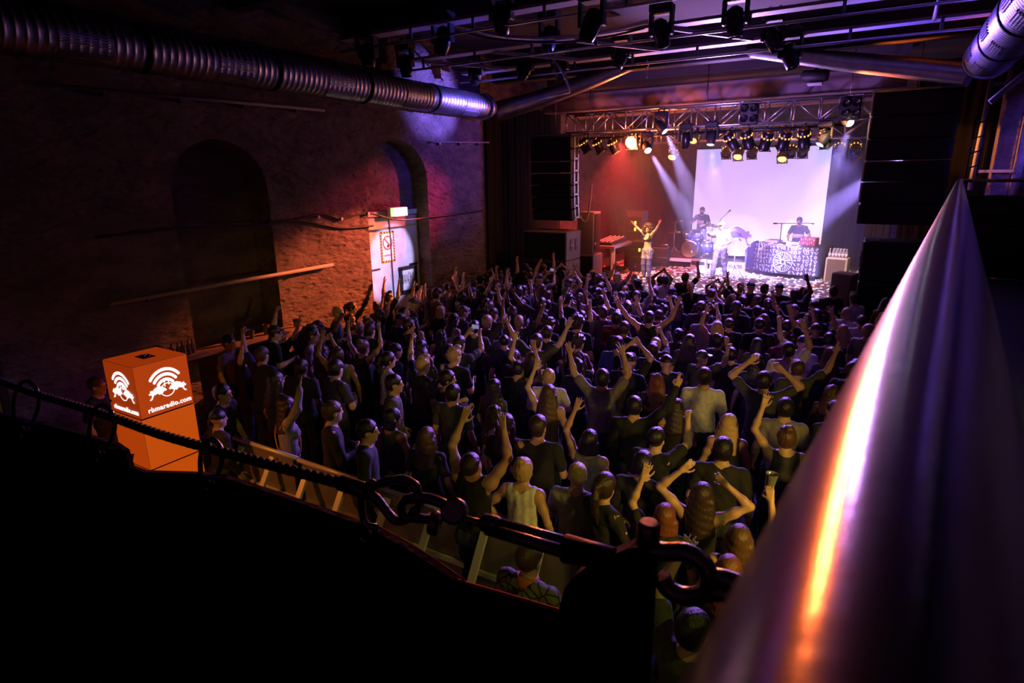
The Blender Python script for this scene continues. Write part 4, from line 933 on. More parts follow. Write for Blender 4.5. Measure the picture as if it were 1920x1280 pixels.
def cymbal(c, r, tilt=(0.1, -.2, 1)):
    cy = MB().lathe([(.012, .03), (.04, .028), (.055, .012), (r*.6, .004), (r, -.012), (r, -.016), (.05, .004)], c, tilt, 24).build('cymbal', bronzeM, kit)
    st_ = MB().cyl((c[0], c[1], RZ+.30), (c[0], c[1], c[2]+.05), .012, n=6)
    for k in range(3):
        a = k*2.1+.4; st_.cyl((c[0], c[1], RZ+.34), (c[0]+.26*math.cos(a), c[1]+.26*math.sin(a), RZ+.01), .010, n=6)
    st_.build('cymbal_stand', chromeM, kit)
cymbal((-6.15, 21.55, RZ+.88), .22); cymbal((-6.22, 21.85, RZ+1.22), .25, (-.1, -.15, 1)); cymbal((-4.95, 22.05, RZ+1.10), .26, (.1, -.15, 1)); cymbal((-4.70, 21.7, RZ+.74), .20); cymbal((-5.9, 22.1, RZ+.80), .19, (0, 0, 1))
MB().lathe([(.16, .40), (.17, .42), (.17, .48), (.15, .50)], (-5.45, 22.45, RZ), (0, 0, 1), 18).build('drum_throne', blackM, kit)
MB().cyl((-5.45, 22.45, RZ+.02), (-5.45, 22.45, RZ+.4), .025).build('throne_post', chromeM, kit)
for x, y, h, lab in ((-4.55, 21.3, 1.35, 'microphone stand between the drums and the man in white'), (-6.45, 21.3, .75, 'short microphone stand left of the bass drum')):
    m_ = thing('microphone_stand', lab, 'stand', (x, y, 1.0)); z0 = 1.0 if y < 21 else RZ
    s_ = MB().cyl((x, y, z0+.05), (x, y, z0+h), .010, n=6)
    for k in range(3): s_.cyl((x, y, z0+.16), (x+.26*math.cos(k*2.09), y+.26*math.sin(k*2.09), z0+.012), .009, n=6)
    s_.build('tripod', satinM, m_); MB().cyl((x, y, z0+h), (x+.22, y-.05, z0+h+.22), .008, n=6).build('boom', satinM, m_)
    MB().lathe([(.010, 0), (.014, .10), (.022, .11), (.024, .14), (.012, .16)], (x+.22, y-.05, z0+h+.22), (.7, -.2, .7), 10).build('microphone', blackM, m_)
tag(MB().box((-6.35, 20.85, 1.09), (.34, .2, .16), R=aim((.1, .1, 1)), bev=.03).build('white_floor_case', whiteP), 'small crumpled white bag on the stage left of the bass drum', 'bag')
for i, (x, y, lab) in enumerate(((-5.05, 20.9, 'white monitor wedge at the right end of the drum riser'), (-3.78, 20.6, 'pale monitor wedge at the left foot of the patterned table'))):
    t = thing('monitor_wedge', lab, 'speaker', (x, y, 1.0))
    MB().prism([(-.22, 0), (.22, 0), (.18, .34), (-.04, .36)], lambda a, b, q: (x+q, y+a, 1.0+b), -.25, .25).build('cabinet', paintM, t)
    MB().box((x, y-.14, 1.18), (.44, .02, .24), R=aim((0, -.4, 1))).build('grille', aluM if i else clothBk, t)

# ---- disc jockey table under a printed cloth
inkM = mat('white_cloth_print', (.50, .48, .50), .8); dkM = mat('dark_printed_cloth', (.035, .033, .06), .85, bump=.15, bscale=80)
A0, A1 = np.array([-3.30, 20.83]), np.array([-1.36, 20.12]); TZ0, TZ1 = 1.12, 2.0
def front(u, w, out=0.0):            # u: 0..1 along the cloth front, w: height
    dd = A1-A0; nn = nrm(np.array([dd[1], -dd[0], 0]))[:2]; bow = .20*math.sin(math.pi*min(max(u, -.2), 1.2)); p = A0+dd*u+nn*(bow+out+.02*math.sin(u*22)); return np.array([p[0], p[1], TZ0+(TZ1-TZ0)*w])
dj = thing('dj_table', 'table hidden by a dark cloth with white symbols and round emblem', 'table', (-2.3, 20.9, 1.0))
nn = 30; vs = []; N2 = nrm(np.array([(A1-A0)[1], -(A1-A0)[0], 0])); back = -N2*.85
for w in (0, .98, 1.0):
    for i in range(nn+1): vs.append(front(i/nn, w, 0 if w < 1 else -.02))
k = nn+1; f = [(r_*k+i, r_*k+i+1, (r_+1)*k+i+1, (r_+1)*k+i) for r_ in (0, 1) for i in range(nn)]
vs += [front(i/nn, 1.0, -.02)+back for i in range(nn+1)]+[front(i/nn, 0)+back for i in range(nn+1)]
f += [(2*k+i, 2*k+i+1, 3*k+i+1, 3*k+i) for i in range(nn)]+[(3*k+i, 3*k+i+1, 4*k+i+1, 4*k+i) for i in range(nn)]+[(0, k, 3*k, 4*k), (nn, 4*k+nn, 3*k+nn, k+nn)]
MB().add(vs, f, 0, True).build('printed_cloth', dkM, dj)
gl = MB(); r2 = random.Random(11)
def stroke(mb, pts, wd=.012):
    for (u0, w0), (u1, w1) in zip(pts[:-1], pts[1:]):
        L = 2.06; du, dw = (u1-u0)*L, (w1-w0)*.88; l = math.hypot(du, dw)+1e-6; nx, nw = -dw/l*wd/L, du/l*wd/.88
        mb.add([front(a, b, .012) for a, b in ((u0-nx, w0-nw), (u1-nx, w1-nw), (u1+nx, w1+nw), (u0+nx, w0+nw))]+[front(a, b, .004) for a, b in ((u0-nx, w0-nw), (u1-nx, w1-nw), (u1+nx, w1+nw), (u0+nx, w0+nw))], [(0, 1, 2, 3), (7, 6, 5, 4), (0, 4, 5, 1), (2, 6, 7, 3)])
SYM = [[[(-.5, -.5), (0, .5), (.5, -.5), (-.5, -.5)]], [[(0, -.6), (0, .6)], [(-.35, .25), (0, .6), (.35, .25)]], [[(-.4, 0), (0, .5), (.4, 0), (0, -.5), (-.4, 0)]], [[(-.5, .5), (.1, .1), (-.1, -.1), (.5, -.5)]],
       [[(-.3, -.5), (-.1, .5)], [(.1, -.5), (.3, .5)]], [[(-.5, .3), (.5, .3)], [(0, .3), (0, -.5)]], [[(-.4, -.4), (-.4, .4), (.4, .4), (.4, -.4), (-.4, -.4)]], [[(-.5, 0), (.5, 0)], [(0, -.5), (0, .5)], [(-.3, -.3), (.3, .3)]], [[(-.5, .4), (0, -.4), (.5, .4)], [(-.2, .5), (.2, .5)]], [[(-.5, -.2), (-.2, .3), (.1, -.2), (.4, .3)]]]
EU, EW, ER = .52, .42, .30
for i in range(18):
    for j in range(7):
        u, w = .035+i*.0548+r2.uniform(-.006, .006), .08+j*.140+r2.uniform(-.015, .015)
        if math.hypot((u-EU)*2.06, (w-EW)*.88) < ER+.05: continue
        for line in SYM[r2.randrange(len(SYM))]: stroke(gl, [(u+a*.040, w+b*.108) for a, b in line], .0068)
gl.build('printed_symbols', inkM, dj, kind='stuff')
em = MB()
for i in range(26):
    a, b = 2*math.pi*i/26, 2*math.pi*(i+1)/26; pe = lambda t, r: (EU+math.cos(t)*ER*r/2.06, EW+math.sin(t)*ER*r/.88)
    stroke(em, [pe(a, 1.0), pe(b, 1.0)], .006)
    off = (r2.uniform(-.5, .5) if i % 3 else 0); stroke(em, [pe(a, 1.0), pe(a+off, r2.uniform(.30, .62))], .0068)
for k in range(6): stroke(em, [pe(k*1.05+.3, .55), pe(k*1.05+2.6, .45)], .0068)
em.build('round_emblem', inkM, dj)
MB().prism([(-.0, 0), (.30, .06), (.34, .6), (.12, .86), (0, .88)], lambda a, b, q: front(0, 0)+np.array([-a*.9, .1+q, b]), 0, .6).build('side_drape', mat('blue_print_cloth', (.09, .09, .24), .85), dj)
MB().box((*(front(.5, 0)[:2]+(-N2*.16)[:2]), 1.06), (1.98, .10, .12), rz=math.atan2(*(A1-A0)[::-1])).build('plinth', clothBk, dj)
# on the table: boom stand, mixer, turntables, printed box, papers
tc_ = lambda u, b_=0.3: front(u, 1.0)-N2*b_
p = tc_(.36, .35); t = thing('table_boom_stand', 'black T shaped microphone boom standing on the patterned table', 'stand', p)
MB().cyl(p, p+(0, 0, .62), .014, n=8).lathe([(.10, 0), (.10, .015), (.02, .03)], p, (0, 0, 1), 16).build('post', satinM, t)
MB().cyl(p+(-.22, 0, .62), p+(.75, -.02, .66), .012, n=8).build('boom', satinM, t); MB().cyl(p+(-.25, 0, .62), p+(-.14, 0, .625), .022, n=8).build('counterweight', satinM, t)
MB().lathe([(.012, 0), (.016, .10), (.026, .12), (.026, .15), (.01, .17)], p+(.75, -.02, .66), (1, 0, -.1), 10).build('microphone', blackM, t)
p = tc_(.80, .28); t = thing('record_box', 'small box with red and white pattern on the table before the DJ', 'box', p)
MB().box(p+(0, 0, .13), (.46, .26, .26), rz=-.35, bev=.01).build('case', mat('red_printed_box', (.30, .05, .07), .7), t)
g = MB(); Rb = np.array([[math.cos(-.35), -math.sin(-.35), 0], [math.sin(-.35), math.cos(-.35), 0], [0, 0, 1]])
for i in range(7):
    for j in range(2): g.box(p+(0, 0, .13)+Rb@np.array([-.19+.063*i, -.134, -.06+.12*j+.02*(i % 3)]), (.03 if (i+j) % 2 else .012, .006, .07), R=Rb)
g.build('printed_marks', inkM, t)
for i, (u, lab) in enumerate(((.22, 'left turntable on the patterned table'), (.58, 'right turntable beside the boom stand on the patterned table'))):
    p = tc_(u, .42); t = thing('turntable', lab, 'turntable', p)
    MB().box(p+(0, 0, .05), (.42, .34, .09), rz=-.35, bev=.01).build('plinth', whiteP, t); MB().lathe([(1e-4, .105), (.15, .105), (.15, .095)], p, (0, 0, 1), 24).build('platter', satinM, t)
    MB().tube([p+(.17, .10, .12), p+(.17, -.04, .12), p+(.10, -.09, .115)], .006, n=5).build('tonearm', chromeM, t)
for i in range(6):
    p = tc_(.1+.15*i, .12+.05*(i % 3)); tag(MB().box(p+(0, 0, .004), (.16, .10, .006), rz=i*1.1).build('paper_sheet', whiteP), ['first', 'second', 'third', 'fourth', 'fifth', 'sixth'][i]+' from left of the white paper sheets along the front of the patterned table', 'paper', 'paper sheets on the table')
# bull shaped cut-out sign on a tripod stand
BULL = [(487,492),(500,490),(508,497),(500,505),(505,520),(530,507),(560,480),(590,462),(615,465),(640,485),(660,505),(668,522),(655,530),(640,528),(632,540),(615,545),(600,555),(585,548),(575,538),(555,545),(535,548),(520,560),(515,580),(492,585),(490,572),(508,562),(515,540),(500,532),(488,510)]
BULL = [((x-578)/180, -(y-525)/180) for x, y in BULL]
bp = aty(1384, 442, 19.3); t = thing('bull_sign', 'white outlined bull shaped cut out on a tripod stand', 'sign', (bp[0], bp[1], 1.0))
BLL = [(.5-(a), b+.06) for a, b in [(0,.02),(.05,.0),(.10,.05),(.08,.12),(.13,.22),(.22,.16),(.34,.30),(.50,.40),(.66,.40),(.80,.28),(.92,.14),(1.0,-.02),(.93,-.10),(.84,-.05),(.80,-.16),(.68,-.20),(.60,-.28),(.52,-.22),(.46,-.12),(.36,-.18),(.26,-.20),(.20,-.34),(.15,-.50),(.02,-.56),(.03,-.46),(.12,-.38),(.16,-.22),(.10,-.10),(.03,-.14)]]
fb = lambda a, b, q: bp+np.array([a*.80, q, b*.62])
MB().prism(BLL, fb, -.010, .010).build('bull_cutout', mat('bull_grey', (.22, .20, .34), .6), t)
MB().tube([fb(a, b, -.012) for a, b in BLL], .016, n=5, closed=True).build('white_outline', whiteP, t)
MB().prism([(a*.55-.12, b*.5) for a, b in BLL], fb, -.026, -.012).build('blue_inner_shape', mat('bull_blue', (.08, .08, .32), .6), t)
s_ = MB().cyl((bp[0]-.05, bp[1]+.02, 1.35), (bp[0]-.05, bp[1]+.02, bp[2]), .014, n=6)
for k in range(3): s_.cyl((bp[0]-.05, bp[1]+.02, 1.5), (bp[0]-.05+.34*math.cos(k*2.09+.5), bp[1]+.34*math.sin(k*2.09+.5), 1.01), .013, n=6)
s_.build('tripod', whiteP, t)
# guitar cabinet with bottles on top
ac = np.array([-.84, 20.05, 1.0]); t = thing('guitar_cabinet', 'beige edged guitar cabinet at the right of the stage', 'amplifier', ac)
Ra = np.array([[.985, .17, 0], [-.17, .985, 0], [0, 0, 1]])
MB().box(ac+(0, 0, .38), (.58, .40, .74), R=Ra, bev=.03).build('case', mat('cream_vinyl', (.62, .50, .34), .6), t)
MB().box(ac+(0, 0, .38)+Ra@np.array([0, -.202, 0]), (.48, .02, .64), R=Ra).build('grille_cloth', mat('brown_grille', (.16, .12, .08), .85, bump=.5, bscale=300), t)
MB().box(ac+(0, 0, .12)+Ra@np.array([.0, -.215, 0]), (.05, .01, .05), R=Ra).build('badge', aluM, t)
bottleM = mat('clear_bottle', (.80, .78, .80), .1, trans=.6, spec=.7); labM = mat('bottle_label', (.75, .70, .68), .6)
for r_ in range(2):
    for i in range(6 if r_ == 0 else 4):
        p = ac+Ra@np.array([-.22+.088*i+(.088 if r_ else 0), -.10+.15*r_, 0])+(0, 0, .752)
        b = MB().lathe([(.034, 0), (.036, .01), (.036, .14), (.016, .20), (.015, .23)], p, n=12).build('bottle', bottleM)
        MB().lathe([(.037, .03), (.037, .11)], p, n=12).build('label_band', labM, b); MB().lathe([(.017, .225), (.017, .25), (1e-4, .252)], p, n=10).build('cap', whiteP, b)
        tag(b, '%s from left of the clear water bottles in the %s row on the guitar cabinet' % (['first', 'second', 'third', 'fourth', 'fifth', 'sixth'][i], 'front' if r_ == 0 else 'back'), 'bottle', 'bottles on the guitar cabinet, %s row' % ('front' if r_ == 0 else 'back'))

# ---- lighting ladders across the hall, with their lamps
def ladder(label, y, z, x0, x1, h=.05, dz=-.22):
    t = thing('lighting_ladder', label, 'truss', (x0, y, z))
    MB().box(((x0+x1)/2, y+.12, z), (x1-x0, .28, h), bev=.006).build('upper_chord', mat('lilac_grey_steel', (.36, .33, .40), .5), t)
    MB().cyl((x0, y-.03, z+dz), (x1, y-.03, z+dz), .022, n=8).build('lower_bar', aluM, t)
    x = x0+.4
    while x < x1: MB().box((x, y-.02, z+dz/2), (.05, .03, -dz), bev=.004).build('hanger', steelM, t); x += 1.3
    return t
ladder('nearer steel lighting ladder crossing the ceiling', 10.85, 6.55, -9.0, 1.9); ladder('farther steel lighting ladder crossing the ceiling in front of the stage', 12.75, 6.52, -9.0, 1.9); ladder('nearest steel lighting ladder high at the top of the hall', 8.9, 6.62, -9.0, 1.9)
for i, x in enumerate((-8.2, -6.4, -4.6, -2.9)):
    tag(MB().box((x, 11.8, 6.50), (.06, 2.0, .06), R=[[math.cos(.55), math.sin(.55), 0], [-math.sin(.55), math.cos(.55), 0], [0, 0, 1]]).build('cross_brace', MATS['lilac_grey_steel']), ['leftmost', 'second', 'third', 'fourth'][i]+' diagonal brace from the left between the two ceiling ladders', 'brace', 'ceiling braces')
hd = [(600, 90, 9.0), (690, 92, 9.0), (760, 112, 10.8), (830, 62, 9.0), (893, 130, 12.7), (985, 120, 12.7), (1050, 118, 12.8), (1165, 95, 12.8), (1240, 48, 10.8), (1379, 26, 10.8), (1450, 60, 12.7), (1482, 92, 12.8), (1110, 30, 8.9), (940, 20, 8.9), (1030, 60, 10.8)]
for i, (x, y, Y) in enumerate(hd):
    p = aty(x, y, Y); w = ['first', 'second', 'third', 'fourth', 'fifth', 'sixth', 'seventh', 'eighth', 'ninth', 'tenth', 'eleventh', 'twelfth', 'thirteenth', 'fourteenth', 'fifteenth']
    k = sorted(range(len(hd)), key=lambda q: hd[q][0]).index(i)
    moving_head(p-(0, 0, .10), (rnd.uniform(-.5, .5), rnd.uniform(-.3, .6), -1), 'dark moving head under the ceiling, %s from left of fifteen' % w[k], 1.05, group='moving heads under the ceiling', ztop=6.5)
tag(MB().tube(smooth_path([aty(x, y, 10.4) for x, y in ((820, 40), (880, 52), (930, 66), (1000, 72), (1080, 68), (1150, 56), (1215, 40))], 50), .035, n=8).build('curved_rail', aluM), 'curved silver rail bowing below the ceiling between the moving heads', 'rail')
tag(MB().tube(smooth_path([np.array([aty(840, 60, 10.9)[0], 10.9, 6.53])]+[aty(x, y, 10.6) for x, y in ((850, 60), (930, 74), (1030, 80), (1130, 70), (1200, 55))]+[np.array([aty(1206, 50, 10.9)[0], 10.9, 6.53])], 44), .018, n=6).build('hanging_cable', blackM), 'black cable following the curved ceiling rail', 'cable')
tag(MB().tube([aty(1030, 82, 12.8), aty(1030, 100, 12.6), aty(1058, 140, 12.4), aty(1062, 150, 12.4), aty(1068, 172, 12.4), aty(1012, 187, 12.4)], .028, n=6).build('hook_arm', aluM), 'bent metal arm hanging below the ceiling lamps left of the orange light', 'bracket')
tag(MB().tube(smooth_path([aty(1213, 113, 12.75), aty(1216, 122, 12.75), aty(1212, 130, 12.75), aty(1213, 146, 12.75)], 16), .012, n=6).build('rope_tail', mat('pale_string', (.6, .45, .3), .8)), 'short knotted rope tail hanging from the ceiling ladder', 'rope')
tag(MB().cyl(aty(1752, 36, 12.6), aty(1764, -10, 12.0), .035).build('drop_pipe', pipeM), 'short vertical drop pipe holding the right end of the ladder', 'pipe')
# details on the right wall: riser pipe, ladder, bracket tube
rp0, rp1 = aty(1866, 120, 17.2), aty(1818, 356, 17.2)
tag(MB().cyl(rp0, rp1, .05).box(((rp0[0]+2.40)/2, 17.2, rp0[2]-.4), (2.38-rp0[0]+.02, .05, .06)).box(((rp1[0]+2.40)/2, 17.2, rp1[2]+.4), (2.38-rp1[0]+.02, .05, .06)).build('riser_pipe', pipeM), 'dark vertical riser pipe on the right wall beside the lit pilaster', 'pipe')
tag(MB().cyl(aty(1856, 192, 10.0), aty(1925, 136, 10.0), .035).build('bracket_tube', pipeM), 'slanting violet lit bracket tube at the right edge', 'pipe')
t = thing('wall_ladder', 'narrow dark metal ladder left of the riser pipe', 'ladder', aty(1820, 330, 16.6))
for x in (1822, 1842): MB().cyl(aty(x+10, 215, 16.6), aty(x-12, 330, 16.6), .02, n=6).build('stile', satinM, t)
for k in range(4): MB().cyl(aty(1830-6*k, 232+28*k, 16.6), aty(1850-6*k, 226+28*k, 16.6), .016, n=6).build('rung', satinM, t)

# ---- the performers
def at_head(x, y, Y): return aty(x, y, Y)
q = atz(1214, 525, 1.0)
singer = person((-6.02, 18.25, 1.0), math.pi-.35, 'singer', 'f', 'singer in dark bikini top and patterned shorts with both arms raised', 'bra', 'black', 'afro', 'dark brown', 'tan', None, .94, (.16, .16, .22), bottoms='shorts')
lg_ = trouser_mesh('singer', 'f'); c = bpy.data.objects.new('leggings', lg_); C.objects.link(c); c.parent = singer; c.color = (.10, .09, .20, 1); c.scale = (.97, .97, .999)
pat = mat('patterned_shorts_cloth', (.1, .1, .15), .8); nt = pat.node_tree; nz = nt.nodes.new('ShaderNodeTexNoise'); nz.inputs['Scale'].default_value = 55; tc = nt.nodes.new('ShaderNodeTexCoord'); nt.links.new(tc.outputs['Object'], nz.inputs['Vector'])
rp = nt.nodes.new('ShaderNodeValToRGB'); rp.color_ramp.interpolation = 'CONSTANT'; rp.color_ramp.elements[0].color = (.02, .02, .04, 1); rp.color_ramp.elements[1].position = .52; rp.color_ramp.elements[1].color = (.55, .52, .60, 1); nt.links.new(nz.outputs['Fac'], rp.inputs[0]); nt.links.new(rp.outputs[0], nt.nodes['Principled BSDF'].inputs['Base Color'])
for c in singer.children:
    if c.name.startswith('shorts'): c.data = c.data.copy(); c.data.materials[0] = pat; c.scale = (1.03, 1.03, 1)
person((-4.0, 19.1, 1.0), math.pi-.25, 'mc', 'm', 'man in white shirt and pale cap at the middle of the stage', 'tee', 'white', 'cap', 'white', 'tan', None, 1.0, (.20, .19, .26))
djp = person((-2.12, 21.45, 1.0), math.pi-.1, 'dj', 'm', 'DJ in charcoal top with white band behind the patterned table', 'tee', 'charcoal', 'quiff', 'brown', 'pale', None, 1.02, (.03, .03, .07))
dru = person((-5.45, 22.5, RZ-.10), math.pi-.1, 'drummer', 'm', 'bearded drummer in navy shirt with white print behind the kit', 'tee', 'navy', 'short', 'dark brown', 'tan', None, 1.02, (.03, .03, .06), beard=True)

for o, nm, z0, z1, a0_, a1_, rx, ry in ((djp, 'white_band', 1.12, 1.24, 0, 6.283, .176, .136), (dru, 'shirt_print', 1.18, 1.30, .9, 2.24, .182, .142)):
    n = 24; A = np.linspace(a0_, a1_, n+1); v = [(rx*math.cos(a), -.005+ry*math.sin(a), z) for z in (z0, z1) for a in A]+[((rx-.03)*math.cos(a), -.005+(ry-.03)*math.sin(a), z) for z in (z0, z1) for a in A]; k = n+1
    f = [(i, i+1, k+i+1, k+i) for i in range(n)]+[(k+i, k+i+1, 3*k+i+1, 3*k+i) for i in range(n)]+[(2*k+i, i, i+1, 2*k+i+1)[::-1] for i in range(n)]
    c = bpy.data.objects.new(nm, MB().add(v, f, 0, True).mesh(nm, mat('white_shirt_print', (.70, .68, .68), .8))); C.objects.link(c); c.parent = o
# ------------------------------------------------------------------ orange light box: three stacked lit cubes
BX, BY, BW = -7.97, 3.47, .67                                   # left, near corner
boxM = mat('orange_backlit_acrylic', (.16, .03, .005), .35, emit=(.60, .066, .003), estr=.66)
boxM2 = mat('orange_backlit_acrylic_lower', (.16, .03, .005), .35, emit=(.70, .095, .004), estr=.72)
boxS = mat('orange_backlit_side', (.16, .03, .005), .35, emit=(.46, .045, .002), estr=.62)
glyM = mat('white_backlit_print', (.8, .8, .8), .5, emit=(1, .97, .95), estr=1.05)
gapM = mat('dark_cube_joint', (.05, .012, .005), .6)
lb = thing('light_box', 'tall glowing orange light box with white bull emblem and web address', 'light box', (BX+BW/2, BY+BW/2, 0))
for k, nm in enumerate(('lower_cube', 'middle_cube', 'upper_cube')):
    z0 = .667*k; m = MB(); e_ = .010
    m.box((BX+BW/2, BY+BW/2, z0+.3335), (BW-.012, BW-.012, .655), mi=2)
    for s_, mi in ((1, 0), (-1, 1)):
        m.box((BX+BW/2+s_*(BW/2-.003), BY+BW/2, z0+.3335), (.006, BW-.016, .648), mi=mi)
        m.box((BX+BW/2, BY+BW/2+s_*(BW/2-.003), z0+.3335), (BW-.016, .006, .648), mi=1)
    if k == 2: m.box((BX+BW/2, BY+BW/2, z0+.664), (BW-.016, BW-.016, .006), mi=1)
    m.build(nm, (boxM if k == 2 else boxM2, boxS if k == 2 else boxM, gapM), lb)
MB().box((BX+BW*.52, BY+BW*.50, 2.004), (.20, .15, .008)).build('cable_recess', gapM, lb)
pg = MB()
for k in range(4): pg.cyl((BX+BW*.42+.045*k, BY+BW*(.47+.06*(k % 2)), 2.004), (BX+BW*.42+.045*k, BY+BW*(.47+.06*(k % 2)), 2.03), .007, n=6)
pg.build('socket_pins', chromeM, lb)
MB().cyl((BX-.001, BY+.003, 1.47), (BX+.05, BY-.006, 1.47), .014, n=10).build('cam_lock', gapM, lb)
# emblem: three sound arcs, a disc ring, two charging bulls, a note; lettering below
BUL = [(0,.02),(.05,.0),(.10,.05),(.08,.12),(.13,.22),(.22,.16),(.34,.30),(.50,.40),(.66,.40),(.80,.28),(.92,.14),(1.0,-.02),(.93,-.10),(.84,-.05),(.80,-.16),(.68,-.20),(.60,-.28),(.52,-.22),(.46,-.12),(.36,-.18),(.26,-.20),(.20,-.34),(.15,-.50),(.02,-.56),(.03,-.46),(.12,-.38),(.16,-.22),(.10,-.10),(.03,-.14)]
def emblem(fn):
    m = MB()
    for R0, R1 in ((.445, .385), (.345, .285), (.245, .185)):
        q = []
        for i in range(15): a = math.radians(40+100*i/14); q.append((.53+R1*.82*math.cos(a), .42+R1*math.sin(a)*1.0))
        p = []
        for i in range(15): a = math.radians(40+100*i/14); p.append((.53+R0*.82*math.cos(a), .42+R0*math.sin(a)*1.0))
        poly = p+q[::-1]
        n = len(p)
        for i in range(n-1): m.prism([p[i], q[i], q[i+1], p[i+1]], fn, 0, .004)
        for (x, y) in ((p[0][0]/2+q[0][0]/2, p[0][1]/2+q[0][1]/2), (p[-1][0]/2+q[-1][0]/2, p[-1][1]/2+q[-1][1]/2)):
            m.prism([(x+.027*math.cos(b*math.pi/5), y+.030*math.sin(b*math.pi/5)) for b in range(10)], fn, 0, .0042)
    for i in range(24):
        a, b = 2*math.pi*i/24, 2*math.pi*(i+1)/24; m.prism([(.55+r*math.cos(t), .43+r*math.sin(t)) for r, t in ((.135, a), (.118, a), (.118, b), (.135, b))][::-1], fn, 0, .003)
    m.prism([(.20+.33*a, .44+.24*b) for a, b in BUL], fn, .003, .008); m.prism([(.90-.33*a, .44+.24*b) for a, b in BUL][::-1], fn, .003, .008)
    m.prism([(.50, .50), (.515, .50), (.515, .60), (.575, .615), (.575, .52), (.59, .52), (.59, .64), (.50, .62)][::-1], fn, .004, .008)
    return m
text_c = bpy.data.curves.new('lettering', 'FONT'); text_c.body = 'rbmaradio.com'; text_c.extrude = .003; text_c.offset = .004; text_c.size = .17; text_c.align_x = 'CENTER'; text_c.space_character = 1.10
text_c.materials.append(glyM)
_to = bpy.data.objects.new('tmp', text_c); C.objects.link(_to); bpy.context.view_layer.update()
_w = _to.dimensions[0]; _me = bpy.data.meshes.new_from_object(_to); bpy.data.objects.remove(_to); tscale = .54/_w
uc = [o for o in lb.children if o.name.startswith('upper_cube')][0]
for side, nm in ((0, 'front'), (1, 'side')):
    if side == 0: fn = lambda a, b, t: (BX+BW+.001+t, BY+a*BW, 1.335+b*.655)
    else: fn = lambda a, b, t: (BX+a*BW, BY-.001-t, 1.335+b*.655)
    ebj = emblem(fn); ebj.f = [q[::-1] for q in ebj.f] if side else ebj.f
    ebj.build('bull_emblem', glyM, uc)
    o = bpy.data.objects.new('lettering', _me); C.objects.link(o); o.parent = uc
    Rt = Matrix(((0, 0, 1), (1, 0, 0), (0, 1, 0))).to_4x4() if side == 0 else Matrix(((1, 0, 0), (0, 0, -1), (0, 1, 0))).to_4x4()
    o.matrix_local = Matrix.Translation(fn(.55, .085, .004)) @ Rt @ Matrix.Diagonal((tscale, tscale*1.08, 1, 1))

# ------------------------------------------------------------------ crowd barrier in front of the light box
panM = mat('grey_barrier_panel', (.30, .26, .24), .5, .6, bump=.1, bscale=30); postM = mat('dull_aluminium_strut', (.62, .58, .56), .5, .35)
for k in range(4):
    x0, x1 = -6.36+1.17*k, -6.36+1.17*(k+1)-.03; y = 4.02-.02*k
    t = thing('crowd_barrier', ['leftmost', 'second', 'third', 'rightmost'][k]+' of four metal crowd barrier sections beyond the rope', 'barrier', ((x0+x1)/2, y, 0), 'crowd barrier sections')
    MB().box(((x0+x1)/2, y, .58), (x1-x0, .012, .98)).build('panel', panM, t)
    MB().cyl((x0, y, 1.10), (x1, y, 1.10), .026, n=10).build('top_rail', postM, t)
    for x in (x0+.02, x1-.02): MB().box((x, y-.02, .55), (.045, .045, 1.08), bev=.005).build('post', satinM, t)
    MB().box(((x0+x1)/2, y-.03, .60), (x1-x0-.08, .03, .05)).build('mid_rail', postM, t)
    for x in (x0+.18, x1-.40):
        a, b = np.array([x, y-.03, 1.04]), np.array([x, y-.66, .04]); MB().box((a+b)/2, (.07, .035, float(np.linalg.norm(a-b))), R=np.array(aim(a-b))@np.eye(3)).build('strut', postM, t)
    MB().box(((x0+x1)/2, y-.33, .02), (x1-x0, .70, .02)).build('foot_plate', panM, t)

# ------------------------------------------------------------------ handrail at the photographer's elbow
hA = CO+np.array([0, 0, 0]); ax_off = .002*rn+np.array([0, 0, -.141]); a0 = CO+ax_off-rd*.35; a1 = CO+ax_off+rd*9.3
railM = mat('brushed_dark_handrail', (.36, .34, .36), .20, 1.0); nt = railM.node_tree; b = nt.nodes['Principled BSDF']
tc = nt.nodes.new('ShaderNodeTexCoord'); mp = nt.nodes.new('ShaderNodeMapping'); mp.inputs['Scale'].default_value = (40, 900, 40); ns = nt.nodes.new('ShaderNodeTexNoise'); ns.inputs['Scale'].default_value = 1; ns.inputs['Detail'].default_value = 3
nt.links.new(tc.outputs['Object'], mp.inputs['Vector']); nt.links.new(mp.outputs['Vector'], ns.inputs['Vector'])
bpn = nt.nodes.new('ShaderNodeBump'); bpn.inputs['Strength'].default_value = .12; bpn.inputs['Distance'].default_value = .002; nt.links.new(ns.outputs['Fac'], bpn.inputs['Height']); nt.links.new(bpn.outputs['Normal'], b.inputs['Normal'])
t = thing('handrail', 'shiny metal handrail running from the foreground to the far gallery end', 'railing', a1)
rm = MB(); NR = 36; ring = [rn*.040*math.sin(2*math.pi*i/NR)+np.array([0, 0, .075*math.cos(2*math.pi*i/NR)]) for i in range(NR)]; NS = 24
rm.add([a0+(a1-a0)*k/NS+q for k in range(NS+1) for q in ring], [(k*NR+i, k*NR+(i+1) % NR, (k+1)*NR+(i+1) % NR, (k+1)*NR+i) for k in range(NS) for i in range(NR)]+[tuple(range(NR-1, -1, -1)), tuple(NS*NR+i for i in range(NR))], 0, True)
rm.build('rail_tube', railM, t)
c1 = a1+np.array([0, 0, .045]); MB().tube([c1+np.array([s_, .0, .002*s_]) for s_ in (0, .4, .8, 1.2, 1.6)], .020, n=12).build('cross_tube', mat('worn_brass_tube', (.42, .38, .16), .35, .9), t)
for s_ in (.05, .8, 1.5): MB().cyl(c1+np.array([s_, 0, 0]), (c1[0]+s_, c1[1], 2.86), .02, n=8).build('post', satinM, t)
